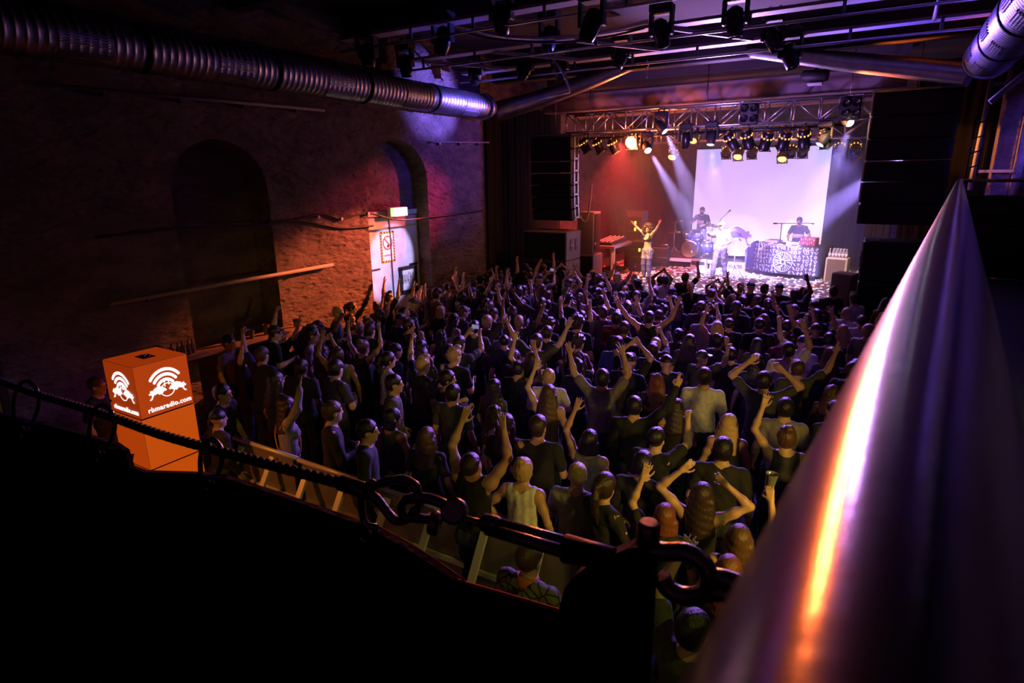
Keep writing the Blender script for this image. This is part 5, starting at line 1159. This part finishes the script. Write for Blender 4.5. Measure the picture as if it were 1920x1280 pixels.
for d_ in (2.2, 4.6, 7.0): p = a0+rd*d_; MB().cyl(p+rn*.03, (p[0]+.03*rn[0], p[1], 2.86), .018, n=8).build('post', satinM, t)
slatM = mat('dark_slat', (.035, .034, .025), .45)
t = thing('slatted_balustrade', 'black slatted panel below the brass cross tube at the right', 'panel', (c1[0]+.9, c1[1], 2.9))
MB().box((c1[0]+.78, c1[1]+.03, c1[2]-.66), (1.50, .03, .98), bev=.004).build('board', blackM, t)
for k in range(4): MB().box((c1[0]+.78, c1[1]+.005, c1[2]-.34-.22*k), (1.46, .02, .035), bev=.004).build('slat', slatM, t)
t = thing('gallery_boarding', 'black boarded lining on the right of the side gallery', 'panel', (*(g0+rd*4+rn*.9)[:2], 2.9))
for k in range(4):
    MB().prism([(0.2, 0), (8.9, 0), (8.9, .22), (0.2, .22)], lambda a, b_, q: g0+rd*a+rn*(1.2+q)+np.array([0, 0, 2.95+.25*k+b_]), 0, .02).build('board', blackM if k % 2 else slatM, t)

# ------------------------------------------------------------------ safety rope with its ironware, along the front of the rear gallery
YR_ = .70
def rp(x, y, d=0.0): return aty(x, y, YR_+d)
t = thing('safety_rope', 'dark twisted safety rope slung along the gallery edge', 'rope', rp(300, 805))
pa = smooth_path([rp(-170, 660), rp(-60, 692), (rp(55, 734)), rp(190, 775), rp(295, 812), rp(393, 840), rp(520, 874), rp(650, 908)], 420)
L = np.concatenate([[0], np.cumsum(np.linalg.norm(np.diff(pa, axis=0), axis=1))]); _, u, v = _basis(pa[-1]-pa[0])
for s_ in range(3):
    q = pa+.0056*(np.cos(L*2*math.pi/.060+s_*2.094)[:, None]*u+np.sin(L*2*math.pi/.060+s_*2.094)[:, None]*v); MB().tube(q, .0064, n=7).build('strand', ropeM, t)
MB().cyl(rp(640, 905), rp(692, 922), .0150, .0150, 16).build('swage_sleeve', mat('green_lit_steel', (.10, .11, .06), .3, .9), t)  # greenish light on the sleeve is put into the steel's colour
def shackle(x, y, lab, w=23, h=62, tail=16):
    t = thing('shackle', lab, 'shackle', rp(x, y+h)); pth = smooth_path([rp(x-w*1.0, y+h), rp(x-w*1.05, y+h*.45), rp(x-w*.75, y-2), rp(x, y-16), rp(x+w*.8, y), rp(x+w*1.0, y+h*.42), rp(x+w*.55, y+h)], 40)
    MB().tube(pth, .0058, n=8).build('bow', steelM, t)
    MB().cyl(rp(x-w*1.5, y+h+2), rp(x+w*1.2, y+h+2), .0065, n=8).build('pin', steelM, t)
    MB().lathe([(.011, -.006), (.012, 0), (.011, .006)], rp(x-4, y+h+10), (0, 1, 0), 10).build('nut', chromeM, t)
    MB().tube([rp(x-3+9*math.cos(a), y+h+tail+12*math.sin(a)) for a in np.linspace(0, 6.283, 17)[:-1]], .0032, n=6, closed=True).build('ring', chromeM, t)
shackle(50, 730, 'leftmost iron shackle hanging on the safety rope'); shackle(192, 775, 'iron shackle on the rope left of the orange light box base'); shackle(397, 838, 'iron shackle on the rope at the right foot of the orange box', 20, 54); 
t = thing('shackle', 'iron shackle hanging below the rope end beside the big thimble', 'shackle', rp(688, 990))
MB().tube(smooth_path([rp(690, 908), rp(679, 930), rp(680, 965), rp(688, 986)], 20), .007, n=8).build('bow', steelM, t); MB().cyl(rp(672, 984), rp(706, 988), .0065, n=8).build('pin', steelM, t)
MB().tube([rp(686+10*math.cos(a), 1002+13*math.sin(a)) for a in np.linspace(0, 6.283, 17)[:-1]], .0032, n=6, closed=True).build('ring', chromeM, t)
t = thing('rope_thimble', 'big steel thimble loop at the right end of the rope', 'thimble', rp(740, 940))
MB().tube(smooth_path([rp(690, 918), rp(714, 906), rp(745, 899), rp(772, 905), rp(784, 925), rp(786, 950), rp(772, 962)], 40), [.0085+.001*math.sin(i) for i in range(37)], n=10).build('eye', steelM, t)
MB().tube(smooth_path([rp(692, 925), rp(706, 934), rp(728, 962), rp(744, 976), rp(764, 972)], 30), .0085, n=10).build('lower_arm', steelM, t)
MB().ball(rp(698, 906), .009, 10).build('rivet', steelM, t)
t = thing('shackle', 'curved steel shackle joining the thimble to the turnbuckle', 'shackle', rp(790, 950))
MB().tube(smooth_path([rp(752, 952), rp(758, 940), rp(772, 934), rp(800, 934), rp(830, 944), rp(850, 958)], 30), .0095, n=10).build('bow', steelM, t)
MB().tube(smooth_path([rp(752, 952), rp(760, 968), rp(790, 972), rp(826, 974)], 30), .0085, n=10).build('lower_arm', steelM, t)
MB().lathe([(.017, -.012), (.022, -.008), (.022, .008), (.017, .012)], rp(852, 958), aty(852, 958, YR_+.1)-aty(812, 958, YR_-.02), 14).build('bolt_head', steelM, t)
MB().lathe([(.016, -.010), (.021, -.007), (.021, .007), (.016, .010)], rp(816, 980), (1, .35, -.2), 14).build('bolt_nut', steelM, t)
t = thing('turnbuckle', 'steel turnbuckle with red lit upper edge right of the shackles', 'turnbuckle', rp(980, 1000))
MB().cyl(rp(850, 966), rp(915, 985), .0068, n=10).build('screw_rod', steelM, t)
MB().lathe([(.0125, 0), (.0150, .004), (.0150, .028), (.0125, .032)], rp(905, 978), rp(960, 994)-rp(900, 977), 12).build('lock_nut', steelM, t)
d_ = nrm(rp(1066, 1027)-rp(930, 986))
for s_ in (-1, 1): MB().cyl(rp(920, 985)+np.array([0, s_*.011, 0]), rp(1068, 1028)+np.array([0, s_*.011, 0]), .0098, n=12).build('body_bar', steelM, t)
t = thing('wire_clamp', 'knurled black wire clamp where the turnbuckle meets the post', 'clamp', rp(1110, 1035))
m = MB(); m.cyl(rp(1060, 1028), rp(1152, 1048), .021, .016, 14)
m.build('clamp_body', blackM, t); m = MB()
for k in range(8): m.ball(rp(1064+11*k, 1012+3.1*k), .0052, 6)
m.build('knurled_edge', steelM, t)
t = thing('eye_hook', 'black steel hook curling from the post to the handrail', 'hook', rp(1290, 1070))
MB().tube(smooth_path([rp(1215, 1026), rp(1245, 1034), rp(1285, 1035), rp(1316, 1054), rp(1330, 1080), rp(1322, 1108), rp(1290, 1118), rp(1255, 1105), rp(1240, 1080)], 60), .0125, n=12).build('hook_bow', steelM, t)
MB().tube([rp(1328, 1078), rp(1360, 1084), rp(1400, 1098), rp(1470, 1122)], .0115, n=12).build('upper_arm', steelM, t)
MB().tube([rp(1318, 1112), rp(1350, 1110), rp(1392, 1122), rp(1470, 1150)], .0115, n=12).build('lower_arm', steelM, t)
MB().lathe([(.012, -.03), (.016, -.028), (.016, .0), (.012, .006)], rp(1216, 985), (0, 0, 1), 12).build('knob', steelM, t)
# black cloth hung along the gallery edge, with its red piping, and the cloth wrapped post
edge = [(-260, 690), (0, 772), (120, 800), (222, 828), (243, 842), (252, 872), (276, 881), (390, 884), (440, 894), (540, 927), (640, 962), (705, 986), (790, 1034), (870, 1088), (960, 1116), (1056, 1146), (1085, 1150)]
top = [aty(x, y, YR_+.02) for x, y in edge]; top = np.array([np.array([-9.3, top[0][1], top[0][2]+.02])]+top); n = len(top); fold = np.array([0, 1, 0])[None, :]*(.012*np.sin(np.arange(n)*2.1))[:, None]
bot = top*1.0; bot[:, 2] = 2.44; bot[:, 1] = YR_-.04
dm = MB(); dm.add(np.vstack([top, bot+fold, top+(0, -.012, 0), bot+fold+(0, -.012, 0)]), [(i, i+1, n+i+1, n+i) for i in range(n-1)]+[(2*n+i+1, 2*n+i, 3*n+i, 3*n+i+1) for i in range(n-1)]+[(i, 2*n+i, 2*n+i+1, i+1) for i in range(n-1)])
dr_ = thing('black_drape', 'black cloth drape covering the gallery edge below the rope', 'drape', top[9])
dm.build('cloth', clothBk, dr_)
MB().tube(smooth_path([rp(800, 1068, .015), rp(870, 1092, .015), rp(960, 1118, .015), rp(1056, 1147, .015)], 30), .0036, n=6).build('red_piping', redEdge, dr_)
MB().tube(smooth_path([rp(705, 984, .018), rp(790, 1032, .018), rp(872, 1088, .018)], 24), .0018, n=6).build('red_seam', redEdge, dr_)
t = thing('drape_post', 'black cloth wrapped post between the drape and the hook', 'post', rp(1150, 1280))
pl_ = [(1058, 1150), (1062, 1120), (1072, 1085), (1090, 1062), (1120, 1040), (1190, 1010), (1236, 1004)]
p0 = np.array([rp(x, y, .02) for x, y in pl_]); pm = MB(); n = len(p0); pb = p0.copy(); pb[:, 2] = 2.63; dd = np.array([0, -.025, 0])
pm.add(np.vstack([p0, pb, p0+dd, pb+dd]), [(i, i+1, n+i+1, n+i) for i in range(n-1)]+[(2*n+i+1, 2*n+i, 3*n+i, 3*n+i+1) for i in range(n-1)]+[(i, 2*n+i, 2*n+i+1, i+1) for i in range(n-1)]+[(n-1, 2*n-1, 4*n-1, 3*n-1), (0, 2*n, 3*n, n)])
pm.build('cloth', clothBk, t); MB().tube(smooth_path([rp(1058, 1146, .022), rp(1063, 1110, .022), rp(1072, 1084, .022), rp(1082, 1078, .022)], 20), .0016, n=5).build('red_seam', redEdge, t)
tag(MB().prism([(0, 0), (10, -30), (16, 2)], lambda a, b_, q: rp(236+a, 872-b_-20, -.02-q), 0, .004).build('paper_scrap', mat('pinkish_paper', (.75, .42, .34), .7)), 'small pinkish paper corner stuck on the drape beside the orange box', 'paper')
# ------------------------------------------------------------------ the audience
placed = []
def head_at(x, y, zt):
    """floor point of a person whose head top shows at picture point x, y"""
    p = atz(x, y, zt); return float(p[0]), float(p[1])
def guest(x, y, pose, sex, label, h=1.75, rz=0.0, **kw):
    s_ = h/1.775; px_, py_ = head_at(x, y, h)
    if '--dbg' in __import__('sys').argv: print('NEAR', label, [(round(math.hypot(px_-a, py_-b_), 2)) for a, b_ in placed if math.hypot(px_-a, py_-b_) < .42])
    placed.append((px_, py_)); return person((px_, py_, 0), rz, pose, sex, label, scale=s_, **kw)
GR = 'people in the audience'
guest(980, 858, 'hip', 'f', 'blond woman with a bun in white tank top seen from behind', 1.72, .15, top='tank', topc='white', hair='bun', hairc='blond', skin='tan')
guest(1082, 868, 'folded', 'm', 'short haired man in pale grey tee left of the braided woman', 1.70, .1, top='tee', topc='grey', hair='buzz', hairc='blond', skin='tan')
guest(1132, 885, 'folded', 'f', 'woman with dark braid and black jacket just above the iron clamp', 1.76, -.5, top='long', topc='black', hair='ponytail', hairc='dark brown', skin='tan')
guest(888, 838, 'chin_up', 'm', 'man with head thrown back and both bare arms raised left of the blond bun', 1.78, .05, top='tank', topc='black', hair='buzz', hairc='dark brown', skin='tan')
guest(1368, 776, 'bent', 'f', 'woman with long straight pale blond hair below the dark tee man', 1.68, .2, top='tank', topc='black', hair='long', hairc='blond', skin='tan')
guest(1322, 688, 'arms_down', 'm', 'broad man in cream tee seen from behind in mid crowd', 1.82, .25, top='tee', topc='white', hair='short', hairc='dark brown', skin='tan')
guest(1232, 700, 'arms_down', 'f', 'woman with long wavy backlit hair left of the cream tee man', 1.70, .1, top='long', topc='black', hair='wavy', hairc='red-brown', skin='pale')
guest(1434, 695, 'on_head', 'm', 'man in charcoal V neck tee with both arms bent over his head', 1.80, 0, top='tee', topc='charcoal', hair='short', hairc='black', skin='tan')
guest(1480, 640, 'right_up', 'm', 'man in light grey tee with right arm high below the patterned table', 1.80, .3, top='tee', topc='white', hair='short', hairc='black', skin='tan')
lit_neck_man = guest(1206, 845, 'arms_down', 'm', 'dark figure with pale ring for his lit neck left of the raised yellow lit hand', 1.76, .1, top='long', topc='black', hair='short', hairc='black', skin='pale')
guest(1105, 805, 'left_up', 'f', 'dark haired woman in pale draped top with left arm raised', 1.68, .1, top='tank', topc='grey', hair='bob', hairc='black', skin='tan')
guest(1130, 690, 'both_up', 'm', 'man in grey tee with both arms raised left of the wavy haired woman', 1.80, .2, top='tee', topc='grey', hair='short', hairc='black', skin='tan')
guest(1190, 742, 'right_point', 'm', 'man in black long sleeves making a peace sign beside the wavy hair', 1.74, .2, top='long', topc='black', hair='short', hairc='black', skin='tan')
cupman = guest(1388, 985, 'cup_up', 'f', 'woman raising a plastic cup near the handrail', 1.68, .15, top='tank', topc='black', hair='long', hairc='brown', skin='tan')
guest(1318, 905, 'on_head', 'f', 'long haired woman in strappy black top with bent arms over her head', 1.70, .1, top='tank', topc='black', hair='long', hairc='dark brown', skin='tan')
guest(1368, 1042, 'arms_down', 'f', 'woman with reddish hair behind the steel hook', 1.62, 0, top='tee', topc='black', hair='long', hairc='red-brown', skin='pale')
guest(1248, 945, 'left_up', 'f', 'reddish haired woman with a yellow lit hand stretched up', 1.64, .2, top='tee', topc='black', hair='bob', hairc='red-brown', skin='tan')
guest(1300, 1145, 'left_up', 'm', 'dark haired man in dark green tee at the bottom beside the handrail', 1.80, -.35, top='tee', topc='olive', hair='short', hairc='black', skin='tan')
steward = guest(990, 1018, 'arms_down', 'm', 'man in crackle patterned jacket with orange collar before the barrier', 1.74, -.1, top='long', topc='olive', hair='buzz', hairc='brown', skin='tan')
crk = mat('crackle_jacket', (.06, .05, .03), .8); nt = crk.node_tree; vv_ = nt.nodes.new('ShaderNodeTexVoronoi'); vv_.feature = 'DISTANCE_TO_EDGE'; vv_.inputs['Scale'].default_value = 15; tc = nt.nodes.new('ShaderNodeTexCoord'); nt.links.new(tc.outputs['Object'], vv_.inputs['Vector'])
rp_ = nt.nodes.new('ShaderNodeValToRGB'); rp_.color_ramp.elements[0].position = .05; rp_.color_ramp.elements[0].color = (.006, .005, .004, 1); rp_.color_ramp.elements[1].position = .10; rp_.color_ramp.elements[1].color = (.16, .14, .09, 1); nt.links.new(vv_.outputs['Distance'], rp_.inputs[0]); nt.links.new(rp_.outputs[0], nt.nodes['Principled BSDF'].inputs['Base Color'])
for c_ in steward.children:
    if c_.name.startswith('long'): c_.name = 'patterned_jacket'; c_.data = c_.data.copy(); c_.data.materials[0] = crk
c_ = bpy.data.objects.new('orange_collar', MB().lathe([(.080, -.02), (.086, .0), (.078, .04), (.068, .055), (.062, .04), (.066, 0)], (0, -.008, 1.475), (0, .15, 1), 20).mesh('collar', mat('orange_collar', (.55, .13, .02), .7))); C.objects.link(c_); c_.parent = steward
guest(582, 612, 'arms_down', 'm', 'man in white tee in profile by the left wall', 1.84, -.9, top='tee', topc='white', hair='short', hairc='black', skin='tan')
guest(818, 538, 'folded', 'm', 'bearded man in brown tee standing right of the white door', 1.92, -.6, top='tee', topc='brown', hair='short', hairc='black', skin='tan', beard=True)
guest(425, 626, 'arms_down', 'm', 'dark haired person in profile at the left end of the crowd', 1.76, -1.2, top='tee', topc='grey', hair='short', hairc='black', skin='tan')
strap_a = guest(788, 636, 'arms_down', 'f', 'woman in white top with thin dark strap across her back', 1.70, .15, top='tank', topc='white', hair='bob', hairc='black', skin='pale')
strap_b = guest(532, 742, 'right_up', 'f', 'woman in grey cardigan with orange bag strap raising her hand', 1.68, -.5, top='long', topc='grey', hair='long', hairc='dark brown', skin='tan')
guest(618, 750, 'folded', 'm', 'fair haired man in black hooded jacket behind the barrier', 1.80, -.7, top='long', topc='black', hair='short', hairc='brown', skin='pale')
guest(684, 785, 'arms_down', 'm', 'man in profile with dark jacket behind the barrier right of the hooded man', 1.76, -.9, top='long', topc='black', hair='buzz', hairc='black', skin='tan')
guest(412, 718, 'arms_down', 'm', 'dark haired man in profile just right of the orange box', 1.74, -1.1, top='tee', topc='black', hair='short', hairc='black', skin='tan')
guest(404, 768, 'hip', 'm', 'person in dark hooded top beside the lower orange box', 1.56, -.2, top='long', topc='black', hair='beanie', hairc='black', skin='tan')
guest(735, 700, 'arms_down', 'm', 'man in olive tee in profile in the mid left crowd', 1.78, -.9, top='tee', topc='olive', hair='short', hairc='black', skin='tan')
guest(292, 647, 'arms_down', 'm', 'person behind the orange light box, only the head top showing', 1.72, -1.0, top='tee', topc='black', hair='short', hairc='brown', skin='tan')
guest(176, 705, 'arms_down', 'm', 'dim person in profile left of the orange light box', 1.72, -1.0, top='tee', topc='black', hair='buzz', hairc='brown', skin='tan')
guest(930, 500+28, 'right_up', 'm', 'man with outstretched orange lit arm near the left stage corner', 1.80, -.5, top='tee', topc='black', hair='short', hairc='black', skin='tan')
guest(1010, 512, 'phone', 'm', 'person wearing a black cap filming with a phone by the left speakers', 1.86, -.3, top='tee', topc='charcoal', hair='cap', hairc='black', skin='tan')
guest(1605, 548, 'bent', 'm', 'dark haired man in white tee in profile at the right stage corner', 1.82, .9, top='tee', topc='white', hair='quiff', hairc='black', skin='tan')
guest(1248, 515, 'arms_down', 'm', 'dark haired man in pale tee close to the stage below the singer', 1.84, .2, top='tee', topc='white', hair='short', hairc='black', skin='tan')
guest(1218, 582, 'both_wide', 'm', 'dark haired man in black tank with both arms spread high before the stage', 1.80, .1, top='tank', topc='black', hair='short', hairc='black', skin='tan')
guest(1008, 778, 'bent', 'm', 'man with dark hair and black tee above the blond bun', 1.82, .3, top='tee', topc='black', hair='short', hairc='dark brown', skin='tan')
guest(798, 800, 'arms_down', 'f', 'woman with long straight brown hair above the thimble', 1.66, .2, top='tee', topc='black', hair='long', hairc='brown', skin='tan')
guest(948, 775, 'arms_down', 'f', 'woman with long dark blond hair left of the black tee man', 1.68, .1, top='tee', topc='black', hair='long', hairc='brown', skin='pale')
guest(1475, 745, 'arms_down', 'm', 'man in grey tee right of the man with arms over his head', 1.76, .1, top='tee', topc='grey', hair='short', hairc='black', skin='tan')
guest(860, 608+20, 'phone', 'm', 'man holding a bright phone up in the left crowd', 1.80, 0, top='tee', topc='charcoal', hair='short', hairc='black', skin='tan')
c_ = bpy.data.objects.new('lit_neck_ring', bpy.data.meshes['collar'].copy()); C.objects.link(c_); c_.parent = lit_neck_man; c_.data.materials[0] = mat('lit_neck_colour', (.62, .58, .45), .8)  # pale ring stands in for light on the bare neck
def strap(o, m, r, up):
    pts = [(.165*math.cos(t)*1.05, -.01+.142*math.sin(t), 1.20+up*.24*math.cos(t)) for t in np.linspace(0, 2*math.pi, 41)[:-1]]
    c = bpy.data.objects.new('bag_strap', MB().tube(pts, r, n=6, closed=True).mesh('bag_strap', m)); C.objects.link(c); c.parent = o
strap(strap_a, blackM, .008, -1); strap(strap_b, mat('orange_strap', (.55, .20, .05), .7), .008, -1)
# the rest of the floor, standing about 0.6 m apart
models = [('arms_down', 'm', 'tee'), ('arms_down', 'f', 'tee'), ('both_up', 'm', 'tee'), ('both_up', 'f', 'tank'), ('right_up', 'm', 'tee'), ('left_up', 'f', 'tank'), ('right_fist', 'm', 'tee'), ('left_fist', 'm', 'tee'), ('right_point', 'm', 'tee'),
          ('clap', 'f', 'tank'), ('clap', 'm', 'tee'), ('folded', 'm', 'tee'), ('bent', 'm', 'tee'), ('bent', 'f', 'tank'), ('phone', 'm', 'tee'), ('both_wide', 'm', 'tee'), ('hip', 'f', 'tee'), ('chin_up', 'm', 'tee')]
weights = [34, 20, 4, 3, 6, 5, 4, 4, 3, 3, 2, 6, 7, 6, 1, 3, 3, 1]
PW = {'arms_down': 'arms down', 'both_up': 'arms up', 'right_up': 'right arm up', 'left_up': 'left arm up', 'right_fist': 'raised fist', 'left_fist': 'left fist up', 'right_point': 'pointing up', 'clap': 'clapping overhead', 'folded': 'arms folded', 'bent': 'elbows bent', 'phone': 'phone raised', 'both_wide': 'arms spread', 'hip': 'hand on hip', 'chin_up': 'head thrown back'}
SPOTS = [(720, 560, 'by the white door'), (640, 620, 'along the rough wall'), (480, 690, 'by the orange box'), (590, 760, 'behind the barrier'), (900, 560, 'by the left curtain'), (1060, 550, 'by the left speakers'), (1215, 545, 'below the singer'), (1300, 560, 'below the drums'),
         (1380, 560, 'below the white shirt'), (1470, 570, 'below the patterned table'), (1580, 580, 'by the right speakers'), (840, 640, 'in upper left crowd'), (1000, 640, 'in upper middle crowd'), (1160, 640, 'in crowd centre'), (1330, 640, 'above the cream tee'), (1500, 660, 'in upper right crowd'),
         (740, 760, 'in left middle crowd'), (900, 740, 'in the middle crowd'), (1060, 740, 'in lower middle crowd'), (1420, 800, 'in lower right crowd'), (1540, 760, 'beside the handrail'), (820, 860, 'above the rope thimble'), (1200, 900, 'in the near crowd'), (1430, 960, 'beside the near handrail')]
ORD = ['leftmost', 'second from left', 'third from left', 'fourth from left', 'fifth from left', 'sixth from left', 'seventh from left', 'eighth from left', 'ninth from left', 'tenth from left']
rest = []; rc = random.Random(21); yy = 4.75; row = 0
while yy < 15.15:
    xx = -8.95+(.33 if row % 2 else 0)
    while xx < 1.0:
        x, y = xx+rc.uniform(-.15, .15), yy+rc.uniform(-.16, .16); xx += .64
        if x < -8.75 and 4.9 < y < 7.5: continue
        if y < 5.2 and x < -6.9: continue
        if x > .15+.05*y*.5: continue
        if y > 14.6 and (x < -8.9 or x > -.4): continue
        if min(math.hypot(x-a, y-b_) for a, b_ in placed) < .50: continue
        X_, Y_, c_ = topx((x, y, 1.72)); 
        if not (-40 < X_ < 1960): continue
        rest.append((x, y, X_, Y_))
    yy += .62; row += 1
rows = []
for x, y, X_, Y_ in rest:
    far = y > 13.2; k = rc.choices(range(len(models)), weights=[w_*(1.0 if not (i in (0, 1, 11, 16) and far) else .45) for i, w_ in enumerate(weights)])[0]; pose, sex, top = models[k]
    tc_n = rc.choices(['black', 'navy', 'charcoal', 'grey', 'white', 'maroon', 'olive', 'blue'], [54, 12, 14, 6, 5, 3, 4, 2])[0]
    hn = rc.choices(['short', 'buzz', 'quiff', 'curly', 'cap'], [10, 4, 3, 2, 2])[0] if sex == 'm' else rc.choices(['long', 'wavy', 'bob', 'bun', 'ponytail'], [6, 3, 2, 2, 3])[0]
    hc = rc.choices(['black', 'dark brown', 'brown', 'blond'], [8, 6, 3, 2])[0] if hn != 'cap' else rc.choice(['black', 'navy', 'charcoal'])
    sp = min(SPOTS, key=lambda s_: math.hypot(s_[0]-X_, (s_[1]-Y_)*1.3))[2]
    hw = {'short': 'short', 'buzz': 'cropped', 'quiff': 'swept up', 'curly': 'curly', 'cap': '', 'long': 'long', 'wavy': 'wavy', 'bob': 'bobbed', 'bun': 'bun', 'ponytail': 'ponytail'}[hn]
    look = '%s %s, %s' % (tc_n, 'tank' if top == 'tank' else 'tee', ('%s cap' % hc) if hn == 'cap' else ('%s %s hair' % (hw, 'dark' if hc == 'dark brown' else hc) if hn not in ('bun', 'ponytail') else '%s %s' % ('dark' if hc == 'dark brown' else hc, hw)))
    rows.append([x, y, X_, pose, sex, top, tc_n, hn, hc, look, sp, (x < -7.8)])
from collections import defaultdict
phones = []
gp = defaultdict(list)
for r_ in rows: gp[(r_[9], PW[r_[3]], r_[10])].append(r_)
for (look, pw, sp), L_ in gp.items():
    L_.sort(key=lambda r_: r_[2])
    for i, (x, y, X_, pose, sex, top, tcn, hn, hc, _, _, edge_) in enumerate(L_):
        lab = '%s, %s, %s, %s' % ('woman' if sex == 'f' else 'man', look, pw, sp)
        if len(L_) > 1: lab = '%s %s' % (ORD[i].split()[0] if len(L_) < 3 or i == 0 else ORD[i], lab) if len(L_) > 2 else '%s %s' % (('left', 'right')[i], lab)
        rz = rc.gauss(0.12, .35)-(.6 if edge_ else 0); h = rc.uniform(.93, 1.04)*(1 if sex == 'm' else .95)
        person((x, y, 0), rz, pose, sex, lab, top, tcn, hn, hc, rc.choices(['pale', 'tan', 'brown', 'dark'], [5, 6, 1, 1])[0], GR, h, (.02, .022, .035), lean=rc.uniform(-.02, .08)) if pose != 'phone' else phones.append((lab, person((x, y, 0), rz, pose, sex, lab, top, tcn, hn, hc, 'tan', GR, h, (.02, .022, .035))))
# things the audience holds
def hand_point(o, pose, sex, nm, f=.09):
    J = skeleton(pose, sex); d = nrm(J[nm+'w']-J[nm+'e']); p = J[nm+'w']+d*f; M_ = Matrix.LocRotScale(o.location, o.rotation_euler, o.scale); return np.array(M_ @ Vector(p))
p = hand_point(cupman, 'cup_up', 'f', 'r', .10); r_ = .042
tag(MB().lathe([(.030, -.075), (.032, -.07), (.044, .055), (.046, .06), (.042, .055), (.029, -.065)], p+(0, .045, .03), (.1, 0, 1), 18).build('plastic_cup', cupM), 'clear plastic cup held up by the woman near the handrail', 'cup')

phM = mat('phone_screen', (.1, .1, .12), .2, emit=(.55, .5, 1.0), estr=.35)
phones += [('man holding a bright phone up in the left crowd', [o for o in bpy.data.objects if o.get('label', '').startswith('man holding a bright phone')][0]), ('person wearing a black cap filming by the left speakers', [o for o in bpy.data.objects if 'filming with a phone' in o.get('label', '')][0])]
for i, (lab, o) in enumerate(phones):
    J = skeleton('phone', 'm'); M_ = Matrix.LocRotScale(o.location, o.rotation_euler, o.scale); c = (J['rw']+J['lw'])/2+np.array([0, .06, .11]); R_ = np.array(M_.to_3x3())/o.scale[0]
    c = np.array(M_ @ Vector(c)); t = thing('smartphone', ('smartphone held up by the '+lab)[:400], 'phone', c)
    short = lab.split(','); t['label'] = ' '.join(('smartphone held by '+' '.join(short)).split()[:16])
    MB().box(c, (.145, .010, .075), R=R_, bev=.004).build('phone_body', blackM, t); MB().box(c+R_@np.array([0, -.006, 0]), (.130, .002, .064), R=R_).build('phone_screen', phM, t)
# ------------------------------------------------------------------ stage haze hanging in the hall
hz = bpy.data.materials.new('haze'); hz.use_nodes = True; nt = hz.node_tree; nt.nodes.remove(nt.nodes['Principled BSDF'])
vs_ = nt.nodes.new('ShaderNodeVolumeScatter'); vs_.inputs['Density'].default_value = .032; vs_.inputs['Anisotropy'].default_value = .35; vs_.inputs['Color'].default_value = (1, 1, 1, 1)
nt.links.new(vs_.outputs[0], nt.nodes['Material Output'].inputs['Volume'])
o = MB().box((-3.9, 20.36, 3.6), (11.6, 7.04, 7.1)).build('haze', hz); tag(o, 'thin smoke haze filling the air over and around the stage', 'haze', kind='stuff')
